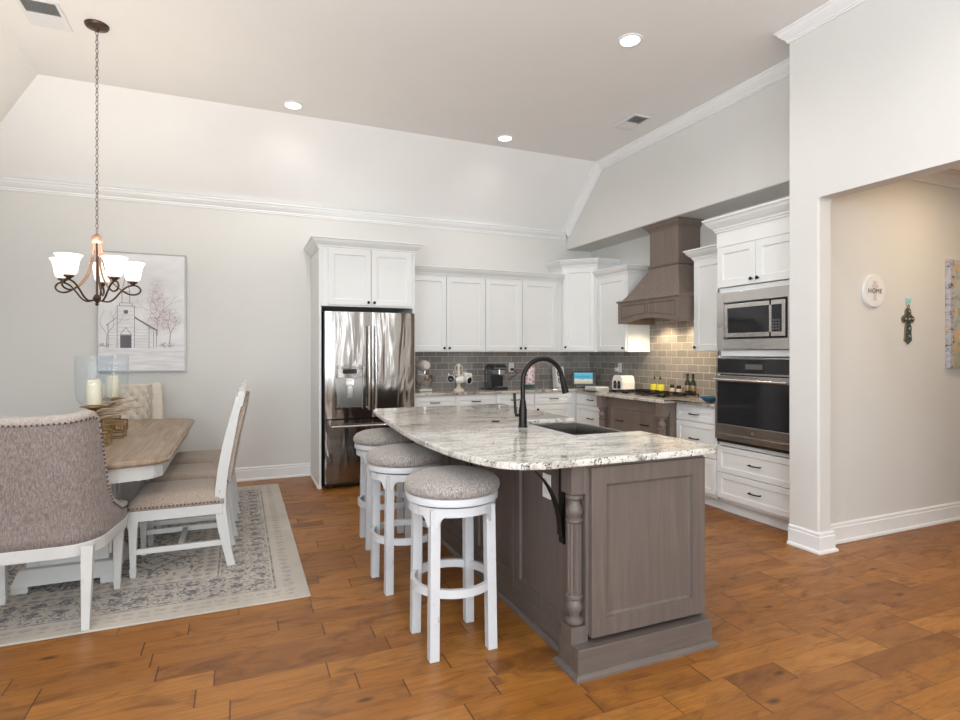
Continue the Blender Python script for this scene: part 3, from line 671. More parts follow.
# range cabinet, stained, standing proud; tone lighter than the island paints in its brighter light
rg = thing('range_cabinet', 'grey stained range cabinet with turned corner posts under the cooktop', 'cabinet', (3.98, 4.68, 0))
F = FR(3.66, 5.205)
W = 1.05
MB(F).box((0, -0.69, 0.0), (W, -0.03, 0.885)).build('body', 'hood', rg, bevel=0.002)
MB(F).box((0, -0.03, 0.80), (W, 0.0, 0.885)).build('top_rail', 'hood', rg, bevel=0.002)
MB(F).box((0, -0.03, 0), (W, 0.015, 0.12)).build('plinth', 'hood', rg, bevel=0.002)
drawer(F, 0.125, W - 0.125, 0.45, 0.83, rg, 'hood', 0.06, 2, y0=-0.03, t=0.022); drawer(F, 0.125, W - 0.125, 0.13, 0.44, rg, 'hood', 0.06, 2, y0=-0.03, t=0.022)
def post(M_, cx_, cy_, s, parent, mat='hood', z0=0.12, z1=0.885):
    mb = MB(M_); h = s / 2
    mb.box((cx_ - h, cy_ - h, z0), (cx_ + h, cy_ + h, z0 + 0.07)).box((cx_ - h, cy_ - h, z1 - 0.13), (cx_ + h, cy_ + h, z1))
    a, b = z0 + 0.07, z1 - 0.13
    prof = [(h * 0.7, a), (h * 0.95, a + 0.008), (h * 0.95, a + 0.022), (h * 0.62, a + 0.032), (h * 0.60, a + 0.045), (h * 0.9, a + 0.065), (h * 0.92, a + 0.085), (h * 0.7, a + 0.105), (h * 0.92, a + 0.112), (h * 0.92, a + 0.122), (h * 0.74, a + 0.13)]
    prof2 = [(h * 0.74, b - 0.13), (h * 0.92, b - 0.122), (h * 0.92, b - 0.112), (h * 0.7, b - 0.105), (h * 0.9, b - 0.085), (h * 0.92, b - 0.065), (h * 0.6, b - 0.045), (h * 0.62, b - 0.03), (h * 0.95, b - 0.022), (h * 0.95, b - 0.008), (h * 0.7, b)]
    mb.lathe(prof, (cx_, cy_, 0), 24); mb.lathe(prof2, (cx_, cy_, 0), 24)
    # fluted shaft
    n = 48; ra = []; 
    for zz in (a + 0.128, b - 0.128):
        ra.append([mb.v((cx_ + (h * 0.80 - h * 0.12 * (0.5 - 0.5 * math.cos(12 * 2 * PI * i / n))) * math.cos(2 * PI * i / n), cy_ + (h * 0.80 - h * 0.12 * (0.5 - 0.5 * math.cos(12 * 2 * PI * i / n))) * math.sin(2 * PI * i / n), zz)) for i in range(n)])
    for i in range(n): mb.f([ra[0][i], ra[0][(i + 1) % n], ra[1][(i + 1) % n], ra[1][i]])
    mb.f(ra[0][::-1]); mb.f(ra[1])
    return mb.build('corner_post', mat, parent, smooth=True)
post(F, 0.05, 0.02, 0.085, rg); post(F, W - 0.05, 0.02, 0.085, rg)
# stone worktop
ct = MB().prism([(1.712, 5.82), (3.72, 5.82), (3.72, 5.225), (3.585, 5.225), (3.585, 4.125), (3.72, 4.125), (3.72, 3.662), (XW - 0.013, 3.662), (XW - 0.013, YB - 0.013), (1.712, YB - 0.013)], 0.886, 0.915)
bmesh.ops.triangulate(ct.bm, faces=[f for f in ct.bm.faces if len(f.verts) > 4])
tag(ct.build('worktop', 'granite2', bevel=0.006), 'L-shaped speckled brown granite worktop along the back and range walls', 'worktop')

# range hood
hd = thing('range_hood', 'grey-brown stained wooden range hood with chimney and arched apron', 'range hood', (4.1, 4.72, 1.67))
y0_, y1_ = 4.235, 5.185; xf = 3.87; xb = XW
mb = MB()
n = 16; w = y1_ - y0_
bot = [(y0_, 1.67), (y0_ + 0.07, 1.67)] + [(y0_ + 0.07 + (w - 0.14) * k / n, 1.67 + 0.045 * math.sin(PI * k / n)) for k in range(1, n)] + [(y1_ - 0.07, 1.67), (y1_, 1.67)]
for (ya, za), (yb, zb) in zip(bot, bot[1:]):
    mb.hexa([(xf, ya, za), (xf, yb, zb), (xf, yb, 1.90), (xf, ya, 1.90)], [(xf + 0.03, ya, za), (xf + 0.03, yb, zb), (xf + 0.03, yb, 1.90), (xf + 0.03, ya, 1.90)])
mb.box((xf + 0.03, y0_, 1.67), (xb, y0_ + 0.025, 1.90)).box((xf + 0.03, y1_ - 0.025, 1.67), (xb, y1_, 1.90))
mb.build('apron', 'hood', hd)
for (a, b) in ((y0_ + 0.06, 4.71 - 0.02), (4.71 + 0.02, y1_ - 0.06)):
    # raised arched panel edge: thin dark groove lines read as frames
    left = a < 4.6
    mb = MB(); top = 1.865
    def arcz(y): return 1.715 + 0.05 * math.sin(PI * (y - y0_ - 0.02) / (w - 0.04))
    pts = [(xf, a, top), (xf, b, top), (xf, b, arcz(b))] + [(xf, b + (a - b) * k / 8, arcz(b + (a - b) * k / 8)) for k in range(1, 8)] + [(xf, a, arcz(a))]
    mb.tube(pts, 0.006, 6, closed=True).build('panel_moulding', 'stain', hd)
MB().sweep([((xb, y0_, 1.915), (0, -1, 0), Z), ((xf, y0_, 1.915), (-1, -1, 0), Z), ((xf, y1_, 1.915), (-1, 1, 0), Z), ((xb, y1_, 1.915), (0, 1, 0), Z)], [(-0.03, -0.015), (0.012, -0.015), (0.016, -0.004), (0.010, 0.006), (-0.03, 0.008)]).build('ledge', 'hood', hd)
mb = MB(); cx0, cya, cyb = 4.08, 4.475, 4.905; zb_, zt_ = 1.915, 2.26
rings = []
for k in range(9):
    t = k / 8; e = t ** 0.85
    x = xf + 0.02 + (cx0 - xf - 0.02) * e; a = y0_ + 0.02 + (cya - y0_ - 0.02) * e; b = y1_ - 0.02 + (cyb - y1_ + 0.02) * e; z = zb_ + (zt_ - zb_) * t
    rings.append([mb.v((xb, a, z)), mb.v((x, a, z)), mb.v((x, b, z)), mb.v((xb, b, z))])
for A_, B_ in zip(rings, rings[1:]):
    for i in range(4): mb.f([A_[i], A_[(i + 1) % 4], B_[(i + 1) % 4], B_[i]])
mb.f(rings[0][::-1]); mb.f(rings[-1]); mb.build('skirt', 'hood', hd, smooth=True)
MB().box((cx0, cya, zt_), (xb, cyb, 2.716)).build('chimney', 'hood', hd)
def wrap(z, out): return [((xb, cya, z), (0, -1, 0), Z), ((cx0, cya, z), (-1, -1, 0), Z), ((cx0, cyb, z), (-1, 1, 0), Z), ((xb, cyb, z), (0, 1, 0), Z)]
MB().sweep(wrap(2.265, 0), [(-0.02, -0.012), (0.010, -0.012), (0.014, 0), (0.008, 0.012), (-0.02, 0.012)]).build('chimney_band', 'stain', hd)
MB().sweep(wrap(2.714, 0), crown(0.75)).build('crown', 'hood', hd)
ln = MB().box((xf + 0.03, y0_ + 0.025, 1.745), (xb, y1_ - 0.025, 1.76)).box((xf + 0.045, y0_ + 0.026, 1.68), (xf + 0.055, y0_ + 0.04, 1.745)).build('liner', 'hood_liner', hd)
for yy in (4.50, 4.92):
    MB().cyl((4.10, yy, 1.737), 0.035, 0.008, 18).build('lamp_lens', 'hoodlamp', hd, smooth=True)
    spot('hood_lamp_light', (4.16, yy, 1.73), 22, (1, 0.80, 0.52), 2.3, 0.5, 0.03)

# ---------------------------------------------------------------- refrigerator
fr = thing('refrigerator', 'stainless french door refrigerator with water dispenser in left door', 'refrigerator', (1.215, 6.08, 0))
F = FB(0.765, 5.76)
W = 0.915
MB(F).box((0, -0.66, 0.03), (W, 0, 1.765)).box((0.03, -0.6, 0), (0.08, -0.02, 0.03)).box((W - 0.08, -0.6, 0), (W - 0.03, -0.02, 0.03)).build('cabinet_body', 'black_plastic', fr)
def fdoor(x0, x1, z0, z1, nm, holes=None):
    mb = MB(F); n = 12
    def yy(x): 
        t = (x - x0) / (x1 - x0); return 0.062 + 0.008 * max(0.0, math.sin(PI * t)) ** 0.6
    xs = [x0 + (x1 - x0) * k / n for k in range(n + 1)]
    zs = [z0, z1]
    fr_ = [[mb.v((x, yy(x), z)) for x in xs] for z in zs]; bk = [[mb.v((x, 0.004, z)) for x in xs] for z in zs]
    for k in range(n):
        mb.f([fr_[0][k], fr_[0][k + 1], fr_[1][k + 1], fr_[1][k]]); mb.f([bk[0][k], bk[0][k + 1], bk[1][k + 1], bk[1][k]])
        mb.f([fr_[0][k], fr_[0][k + 1], bk[0][k + 1], bk[0][k]]); mb.f([fr_[1][k], fr_[1][k + 1], bk[1][k + 1], bk[1][k]])
    for k in (0, n): mb.f([fr_[0][k], fr_[1][k], bk[1][k], bk[0][k]])
    return mb.build(nm, 'steel_fridge', fr, smooth=True)
sp = 0.462
dl = fdoor(0.003, sp - 0.004, 0.70, 1.76, 'door'); dr = fdoor(sp + 0.004, W - 0.003, 0.70, 1.76, 'door'); dz = fdoor(0.003, W - 0.003, 0.06, 0.685, 'freezer_drawer')
for x, d in ((sp - 0.035, dl), (sp + 0.035, dr)):
    MB(F).tube([(x, 0.105, 0.78), (x, 0.118, 0.95), (x, 0.122, 1.15), (x, 0.118, 1.4), (x, 0.105, 1.62)], 0.012, 14).cyl((x, 0.06, 0.80), 0.009, 0.048, 10, 'y').cyl((x, 0.06, 1.60), 0.009, 0.048, 10, 'y').build('handle', 'steel', d, smooth=True)
MB(F).tube([(0.06, 0.108, 0.625), (0.25, 0.118, 0.625), (0.46, 0.122, 0.625), (0.67, 0.118, 0.625), (W - 0.06, 0.108, 0.625)], 0.013, 14).cyl((0.09, 0.06, 0.625), 0.009, 0.05, 10, 'y').cyl((W - 0.09, 0.06, 0.625), 0.009, 0.05, 10, 'y').build('handle', 'steel', dz, smooth=True)
dp = rect_ring(MB(F), 0.095, 0.385, 0.79, 1.225, 0.018, 0.025, 0.06, 0.092).box((0.113, 0.06, 1.10), (0.367, 0.088, 1.20)).build('dispenser', 'steel_fridge', dl, bevel=0.003)
MB(F).box((0.17, 0.088, 1.145), (0.31, 0.090, 1.19)).build('display', 'oven_glass', dl)
MB(F).box((0.113, 0.055, 0.815), (0.367, 0.076, 1.10)).build('dispenser_recess', 'steel_dark', dl)
MB(F).box((0.20, 0.076, 1.03), (0.28, 0.10, 1.10)).box((0.215, 0.076, 0.90), (0.265, 0.088, 1.03)).build('dispenser_paddle', 'steel', dl, bevel=0.003)
MB(F).cyl((W - 0.07, 0.068, 1.68), 0.014, 0.004, 18, 'y').build('round_badge', 'silver', dr, smooth=True)
MB(F).box((0.01, 0.0, 0.035), (W - 0.01, 0.04, 0.055)).build('base_grille', 'black_plastic', fr)

# ---------------------------------------------------------------- island
IX0, IX1, IY0, IY1 = 1.36, 2.00, 2.045, 4.36
il = thing('island', 'grey stained kitchen island base with panelled sides and turned corner post', 'kitchen island', (1.68, 3.2, 0))
def ibox(mb):
    mb.box((IX0, IY0, 0.15), (IX1, 2.585, 0.884)).box((IX0, 3.275, 0.15), (IX1, IY1, 0.884)).box((IX0, 2.585, 0.15), (IX1, 3.275, 0.68)).box((IX0 + 0.06, IY0 + 0.06, 0), (IX1 - 0.06, IY1 - 0.06, 0.15)).box((IX0, 2.585, 0.68), (1.62, 3.275, 0.884)); return mb
ibox(MB()).build('carcass', 'stain', il, bevel=0.002)
F = FB(1.375, IY0)
MB(F).panel(0.0, 0.628, 0.142, 0.868, 0, 0.024, 0.075, 0.017, 0.016).build('end_panel', 'stain', il)
MB(F).box((-0.012, 0, 0.868), (0.63, 0.012, 0.884)).build('top_rail', 'stain_h', il)
F = frame((IX0, IY1, 0), (0, -1, 0), (-1, 0, 0))
for k in range(4):
    a = 0.0 + k * 0.555
    MB(F).panel(a + 0.006, a + 0.549, 0.118, 0.878, 0, 0.018, 0.055, 0.013, 0.016).build('side_panel', 'stain', il)
F = frame((IX1, IY0, 0), (0, 1, 0), (1, 0, 0))
for (a, b, z1) in ((0.01, 0.53, 0.87), (1.24, 1.76, 0.87), (1.77, 2.30, 0.87)): door(F, a, b, 0.135, z1, il, a + 0.04, 0.80, mat='stain')
door(F, 0.55, 0.88, 0.135, 0.66, il, 0.85, 0.6, mat='stain'); door(F, 0.885, 1.22, 0.135, 0.66, il, 0.86, 0.6, mat='stain')
# plinth with stepped corner block and shoe moulding
pl = MB()
pl.box((1.340, 2.15, 0), (1.385, IY1 + 0.015, 0.118)).box((1.29, 1.995, 0), (2.02, IY0 + 0.02, 0.120)).box((1.29, IY0 + 0.02, 0), (1.385, 2.15, 0.120)).box((IX1 - 0.02, IY0 + 0.02, 0), (2.02, 2.15, 0.12))
pl.build('plinth', 'stain_h', il, bevel=0.003)
S = [(0, 0), (0.022, 0), (0.020, 0.010), (0.008, 0.022), (0, 0.024)]
MB().sweep([((1.340, IY1 + 0.015, 0), (-1, 0, 0), Z), ((1.340, 2.15, 0), (-1, 1, 0), Z), ((1.29, 2.15, 0), (-1, 1, 0), Z), ((1.29, 1.995, 0), (-1, -1, 0), Z), ((2.02, 1.995, 0), (1, -1, 0), Z), ((2.02, 2.15, 0), (1, 1, 0), Z)], S).build('shoe_moulding', 'stain_h', il)
ps = MB()
post(Matrix.Identity(4), 1.330, 2.088, 0.082, il, 'stain', z1=0.884)
# outlet on the island side
def outlet(M_, label, mat='plastic_white', extra=False):
    loc = M_ @ Vector((0, 0, 0)); t = thing('wall_outlet', label, 'outlet', loc)
    MB(M_).box((-0.037, 0.0, -0.058), (0.037, 0.006, 0.058)).build('plate', mat, t, bevel=0.002)
    MB(M_).box((-0.017, 0.006, 0.008), (0.017, 0.008, 0.038)).box((-0.017, 0.006, -0.038), (0.017, 0.008, -0.008)).build('socket', 'grille_dark' if extra else 'ceramic', t)
    return t
outlet(frame((IX0 - 0.0075, 2.36, 0.72), (0, -1, 0), (-1, 0, 0)), 'white outlet plate on the island side behind the nearest black bracket')
# black steel brackets
def bracket(y, lbl):
    t = thing('countertop_bracket', lbl, 'bracket', (1.2, y, 0.6), 'black steel brackets under the island overhang')
    n = 14; xa, za = IX0 - 0.028, 0.53
    pts = [(xa - 0.004 - 0.25 * (1 - math.cos(k / n * PI / 2)) ** 1.0, y, za + 0.0 + 0.345 * math.sin(k / n * PI / 2)) for k in range(n + 1)]
    mb = MB()
    A_ = None
    for (x, yy, z) in pts:
        R = [mb.v((x - 0.004, y - 0.022, z + 0.004)), mb.v((x - 0.004, y + 0.022, z + 0.004)), mb.v((x + 0.004, y + 0.022, z - 0.004)), mb.v((x + 0.004, y - 0.022, z - 0.004))]
        if A_:
            for i in range(4): mb.f([A_[i], A_[(i + 1) % 4], R[(i + 1) % 4], R[i]])
        else: mb.f(R[::-1])
        A_ = R
    mb.f(A_); mb.build('curved_arm', 'black', t)
    MB().box((xa, y - 0.022, 0.50), (xa + 0.008, y + 0.022, 0.884)).build('back_plate', 'black', t)
    MB().box((xa - 0.28, y - 0.022, 0.877), (xa, y + 0.022, 0.884)).build('top_plate', 'black', t)
bracket(2.20, 'black curved steel bracket under the granite beside the island corner post')
bracket(3.30, 'black curved steel bracket under the granite behind the nearest stool')
bracket(4.25, 'black curved steel bracket under the granite at the far end of the island')
# granite top with bowed seating edge and cut-out for the apron sink
def bow():
    ctrl = [(1.035, 2.015), (0.96, 2.09), (0.905, 2.24), (0.868, 2.45), (0.848, 2.75), (0.850, 3.10), (0.872, 3.50), (0.905, 3.90), (0.935, 4.25), (0.955, 4.37), (1.0, 4.42)]
    out = []
    n = len(ctrl)
    for i in range(n - 1):
        p0, p1, p2, p3 = ctrl[max(i - 1, 0)], ctrl[i], ctrl[i + 1], ctrl[min(i + 2, n - 1)]
        for k in range(4):
            t = k / 4
            out.append(tuple(0.5 * ((2 * b) + (-a + c) * t + (2 * a - 5 * b + 4 * c - d) * t * t + (-a + 3 * b - 3 * c + d) * t ** 3) for a, b, c, d in zip(p0, p1, p2, p3)))
    out.append(ctrl[-1]); return out
bw = bow()
CY0, CY1 = 2.59, 3.27
def split_at(pts, yy):
    out = []
    for p_, q_ in zip(pts, pts[1:]):
        out.append(p_)
        if (p_[1] - yy) * (q_[1] - yy) < 0:
            f = (yy - p_[1]) / (q_[1] - p_[1]); out.append((p_[0] + (q_[0] - p_[0]) * f, yy))
    out.append(pts[-1]); return out
bw = split_at(split_at(bw, CY0), CY1)
near = [p_ for p_ in bw if p_[1] <= CY0 + 1e-6]; mid = [p_ for p_ in bw if CY0 - 1e-6 <= p_[1] <= CY1 + 1e-6]; far = [p_ for p_ in bw if p_[1] >= CY1 - 1e-6]
mb = MB(); VC = {}
def gv(p_, z):
    k = (round(p_[0], 4), round(p_[1], 4), z)
    if k not in VC: VC[k] = mb.v((p_[0], p_[1], z))
    return VC[k]
secs = [[(2.04, 1.985), (1.13, 1.985)] + near + [(1.655, CY0), (2.085, CY0), (2.085, 2.03)], mid + [(1.655, CY1), (1.655, CY0)], far + [(2.085, 4.42), (2.085, CY1), (1.655, CY1)]]
for sec in secs:
    for z in (0.885, 0.915): mb.f([gv(p_, z) for p_ in sec])
loop = [(2.04, 1.985), (1.13, 1.985)] + bw + [(2.085, 4.42), (2.085, CY1), (1.655, CY1), (1.655, CY0), (2.085, CY0), (2.085, 2.03)]
for p_, q_ in zip(loop, loop[1:] + loop[:1]): mb.f([gv(p_, 0.885), gv(q_, 0.885), gv(q_, 0.915), gv(p_, 0.915)])
tag(mb.build('granite_countertop', 'granite', bevel=0.007), 'white veined granite island top with a bowed seating edge and sink cut-out', 'countertop')
# sink
sk = thing('apron_sink', 'stainless apron front sink set into the island top', 'sink', (1.88, 2.87, 0.69))
mb = MB(); a0, a1, b0, b1 = 1.645, 2.10, 2.595, 3.265
def rr(x0, x1, y0, y1, z, bowx=0.0, n=10):
    return [mb.v((x0, y0, z)), mb.v((x0, y1, z))] + [mb.v((x1 + bowx * math.sin(PI * k / n), y1 + (y0 - y1) * k / n, z)) for k in range(n + 1)]
R0 = rr(a0 - 0.0, a1, b0, b1, 0.69, 0.03); R1 = rr(a0, a1, b0, b1, 0.884, 0.03)
R1b = rr(a0 + 0.012, a1, b0, b1, 0.884, 0.03)
R2_ = rr(a0 + 0.014, a1 - 0.022, b0 + 0.014, b1 - 0.014, 0.884, 0.03); R3 = rr(a0 + 0.02, a1 - 0.03, b0 + 0.02, b1 - 0.02, 0.70, 0.02)
for A_, B_ in ((R0, R1), (R1, R2_), (R2_, R3)):
    k = len(A_)
    for i in range(k): mb.f([A_[i], A_[(i + 1) % k], B_[(i + 1) % k], B_[i]])
mb.f(R0[::-1]); mb.f(R3)
for v in R1b: mb.bm.verts.remove(v)
mb.build('basin', 'steel_dark', sk, bevel=0.003)
MB().cyl((1.87, 2.87, 0.70), 0.045, 0.004, 20).build('drain', 'steel', sk, smooth=True)
# faucet
fa = thing('faucet', 'dark gooseneck faucet with side lever on the island top', 'faucet', (1.542, 2.987, 0.915))
fx, fy = 1.545, 2.987
pts = [(fx, fy, 0.915), (fx, fy, 1.0), (fx, fy, 1.10), (fx, fy, 1.17)]
R = 0.135
for k in range(1, 14):
    t = PI - PI * k / 13 * 0.95
    pts.append((fx + R + R * math.cos(t), fy, 1.185 + R * math.sin(t)))
MB().lathe([(0.028, 0), (0.028, 0.008), (0.024, 0.012), (0.024, 0.10), (0.020, 0.13), (0.017, 0.16)], (fx, fy, 0.915), 22).build('base_body', 'black', fa, smooth=True)
MB().tube(pts, 0.0145, 14).build('spout', 'black', fa, smooth=True)
e = Vector(pts[-1]); d = (Vector(pts[-1]) - Vector(pts[-2])).normalized()
MB().tube([e, e + d * 0.02, e + d * 0.06, e + d * 0.10], [0.0155, 0.018, 0.019, 0.022], 14).build('spray_head', 'black', fa, smooth=True)
MB().tube([(fx, fy, 0.985), (fx - 0.03, fy + 0.03, 0.985), (fx - 0.032, fy + 0.033, 1.0), (fx - 0.034, fy + 0.036, 1.05), (fx - 0.036, fy + 0.04, 1.115)], [0.012, 0.011, 0.009, 0.008, 0.009], 10).build('lever', 'black', fa, smooth=True)
tag(MB().lathe([(0.026, 0), (0.026, 0.004), (0.02, 0.008), (0, 0.009)], (1.50, 3.28, 0.915), 20).build('soap_dispenser_cap', 'black', smooth=True), 'small round dark cap set in the granite behind the faucet', 'cap')

# ---------------------------------------------------------------- counter stools
def make_stool():
    t = thing('counter_stool', '', 'stool', (0, 0, 0), 'round swivel counter stools at the island')
    lp = 0.136; h = 0.0225
    for sx in (-1, 1):
        for sy in (-1, 1):
            bx_, by_ = sx * (lp + 0.004), sy * (lp + 0.004); tx, ty = sx * (lp - 0.004), sy * (lp - 0.004)
            MB().hexa([(bx_ - h, by_ - h, 0), (bx_ + h, by_ - h, 0), (bx_ + h, by_ + h, 0), (bx_ - h, by_ + h, 0)],
                      [(tx - h, ty - h, 0.665), (tx + h, ty - h, 0.665), (tx + h, ty + h, 0.665), (tx - h, ty + h, 0.665)]).build('leg', 'stool_wood', t, bevel=0.003)
    # apron ring with four arched cut-outs
    mb = MB(); n = 96; ro, ri = 0.205, 0.187
    prev = None; first = None
    for i in range(n):
        a = 2 * PI * i / n; q = (a - PI / 4) % (PI / 2) / (PI / 2)      # 0 at a leg
        w = min(q, 1 - q)
        low = 0.588 if w < 0.10 else 0.588 + 0.045 * min(1, ((w - 0.10) / 0.05)) ** 0.5
        ring = [mb.v((rr_ * math.cos(a), rr_ * math.sin(a), z)) for rr_, z in ((ro, low), (ro, 0.672), (ri, 0.672), (ri, low))]
        if prev:
            for k in range(4): mb.f([prev[k], prev[(k + 1) % 4], ring[(k + 1) % 4], ring[k]])
        else: first = ring
        prev = ring
    for k in range(4): mb.f([prev[k], prev[(k + 1) % 4], first[(k + 1) % 4], first[k]])
    mb.build('apron', 'stool_wood', t, smooth=True)
    # flat foot ring
    mb = MB(); prev = None
    for i in range(64):
        a = 2 * PI * i / 64
        ring = [mb.v((rr_ * math.cos(a), rr_ * math.sin(a), z)) for rr_, z in ((0.196, 0.275), (0.196, 0.312), (0.176, 0.312), (0.176, 0.275))]
        if prev:
            for k in range(4): mb.f([prev[k], prev[(k + 1) % 4], ring[(k + 1) % 4], ring[k]])
        else: first = ring
        prev = ring
    for k in range(4): mb.f([prev[k], prev[(k + 1) % 4], first[(k + 1) % 4], first[k]])
    mb.build('foot_ring', 'stool_wood', t, smooth=True)
    MB().cyl((0, 0, 0.66), 0.15, 0.02, 28).build('swivel', 'black', t, smooth=True)
    MB().lathe([(0.20, 0.679), (0.216, 0.681), (0.218, 0.700), (0.212, 0.712), (0.20, 0.715)], seg=48).build('seat_ring', 'stool_wood', t, smooth=True)
    MB().lathe([(0.20, 0.712), (0.219, 0.718), (0.226, 0.735), (0.223, 0.755), (0.205, 0.775), (0.17, 0.790), (0.12, 0.799), (0.06, 0.803), (0, 0.804)], seg=48).build('seat_cushion', 'stool_fabric', t, smooth='all')
    return t
st = make_stool(); st.location = (0.925, 2.515, 0); st['label'] = 'white wooden swivel stool with grey tweed seat, nearest to the camera'
copy_thing(st, (0.90, 3.27, 0), 0.06, 'white wooden swivel stool with grey tweed seat, middle one of three at the island')
copy_thing(st, (0.965, 4.02, 0), -0.05, 'white wooden swivel stool with grey tweed seat, farthest one, nearest the refrigerator')

# ---------------------------------------------------------------- rug
RX0, RX1, RY0, RY1 = -2.20, 0.362, 3.255, 6.15
M['rug'] = rug_mat((RX0 + RX1) / 2, (RY0 + RY1) / 2, (RX1 - RX0) / 2, (RY1 - RY0) / 2)
tag(MB().box((RX0, RY0, 0.0005), (RX1, RY1, 0.011)).build('area_rug', 'rug', bevel=0.004), 'cream and grey distressed patterned rug under the dining table', 'rug')
FZ = 0.0115

# ---------------------------------------------------------------- dining table
TXC, TYC = -0.92, 4.68
TXH, TY0, TY1 = 0.548, 3.535, 5.855
dt = thing('dining_table', 'rectangular pedestal dining table with weathered oak top and white base', 'table', (TXC, TYC, FZ))
def outline(ix):
    c = 0.095; x0, x1, y0, y1 = TXC - TXH + ix, TXC + TXH - ix, TY0 + 0.08 + ix, TY1 - 0.08 - ix
    pts = []
    def arc(xa, xb, y, s):
        return [(xa + (xb - xa) * k / 10, y - s * 0.07 * math.sin(PI * k / 10)) for k in range(11)]
    pts += arc(x0 + c, x1 - c, y0, 1) + [(x1 - c * 0.45, y0 + c * 0.28), (x1, y0 + c)]
    pts += [(x1, y1 - c), (x1 - c * 0.45, y1 - c * 0.28)] + arc(x1 - c, x0 + c, y1, -1) + [(x0 + c * 0.45, y1 - c * 0.28), (x0, y1 - c), (x0, y0 + c), (x0 + c * 0.45, y0 + c * 0.28)]
    return pts
mb = MB(); prev = None
for ix, z in ((0.02, 0.722), (0.006, 0.728), (0.0, 0.738), (0.0, 0.747), (0.010, 0.752), (0.014, 0.760)):
    ring = [mb.v((x, y, z)) for x, y in outline(ix)]
    if prev:
        for k in range(len(ring)): mb.f([prev[k], prev[(k + 1) % len(ring)], ring[(k + 1) % len(ring)], ring[k]])
    else: mb.f(ring[::-1])
    prev = ring
mb.f(prev); mb.build('tabletop', 'table', dt)
mb = MB(); o1 = outline(0.035); 
mb.hexa([(x, y, 0.640) for x, y in outline(0.045)], [(x, y, 0.722) for x, y in outline(0.038)])
mb.build('apron', 'white_wood', dt)
for sx in (-1, 1):
    for sy in (-1, 1):
        cc_ = 0.095; xe = TXC + sx * (TXH - 0.041); ye = (TY0 + 0.08 + 0.041) if sy < 0 else (TY1 - 0.08 - 0.041)
        A_ = Vector((xe - sx * cc_ * 0.45, ye - sy * cc_ * 0.28, 0)); B_ = Vector((xe, ye - sy * cc_, 0)); u_ = (B_ - A_).normalized()
        o_ = Vector((u_.y, -u_.x, 0)); o_ = o_ if o_.x * sx > 0 else -o_
        mbf = MB(frame(A_, u_, o_))
        for k in range(4): mbf.box((0.004 + k * 0.019, -0.004, 0.652), (0.014 + k * 0.019, 0.007, 0.712))
        mbf.build('fluted_block', 'white_wood', dt, bevel=0.002)
def pedestal(yc):
    h = 0.15
    mb = MB(); mb.box((TXC - 0.20, yc - h, 0.13), (TXC + 0.20, yc + h, 0.64))
    p = mb.build('pedestal', 'white_wood', dt, bevel=0.004)
    for k in range(4):
        a = [(0, -1), (0, 1), (1, 0), (-1, 0)][k]
        if a[0] == 0:
            Fp = frame((TXC - 0.20, yc + a[1] * h, 0), (1, 0, 0), (0, a[1], 0)); wd_ = 0.40
        else:
            Fp = frame((TXC + a[0] * 0.20, yc - h, 0), (0, 1, 0), (a[0], 0, 0)); wd_ = 2 * h
        MB(Fp).panel(0.0, wd_ / 2, 0.16, 0.62, 0, 0.014, 0.035, 0.010, 0.012).panel(wd_ / 2, wd_, 0.16, 0.62, 0, 0.014, 0.035, 0.010, 0.012).build('pedestal_panel', 'white_wood', p)
    MB().hexa([(TXC - 0.255, yc - 0.24, 0.05), (TXC + 0.255, yc - 0.24, 0.05), (TXC + 0.255, yc + 0.24, 0.05), (TXC - 0.255, yc + 0.24, 0.05)],
              [(TXC - 0.225, yc - 0.19, 0.13), (TXC + 0.225, yc - 0.19, 0.13), (TXC + 0.225, yc + 0.19, 0.13), (TXC - 0.225, yc + 0.19, 0.13)]).build('pedestal_base', 'white_wood', p, bevel=0.005)
    for sx in (-1, 1):
        for sy in (-1, 1): MB().box((TXC + sx * 0.21 - 0.04, yc + sy * 0.19 - 0.04, FZ), (TXC + sx * 0.21 + 0.04, yc + sy * 0.19 + 0.04, 0.05)).build('foot', 'white_wood', p, bevel=0.004)
pedestal(4.12); pedestal(5.24)
MB().box((TXC - 0.06, 4.27, 0.14), (TXC + 0.06, 5.09, 0.22)).build('stretcher', 'white_wood', dt, bevel=0.004)

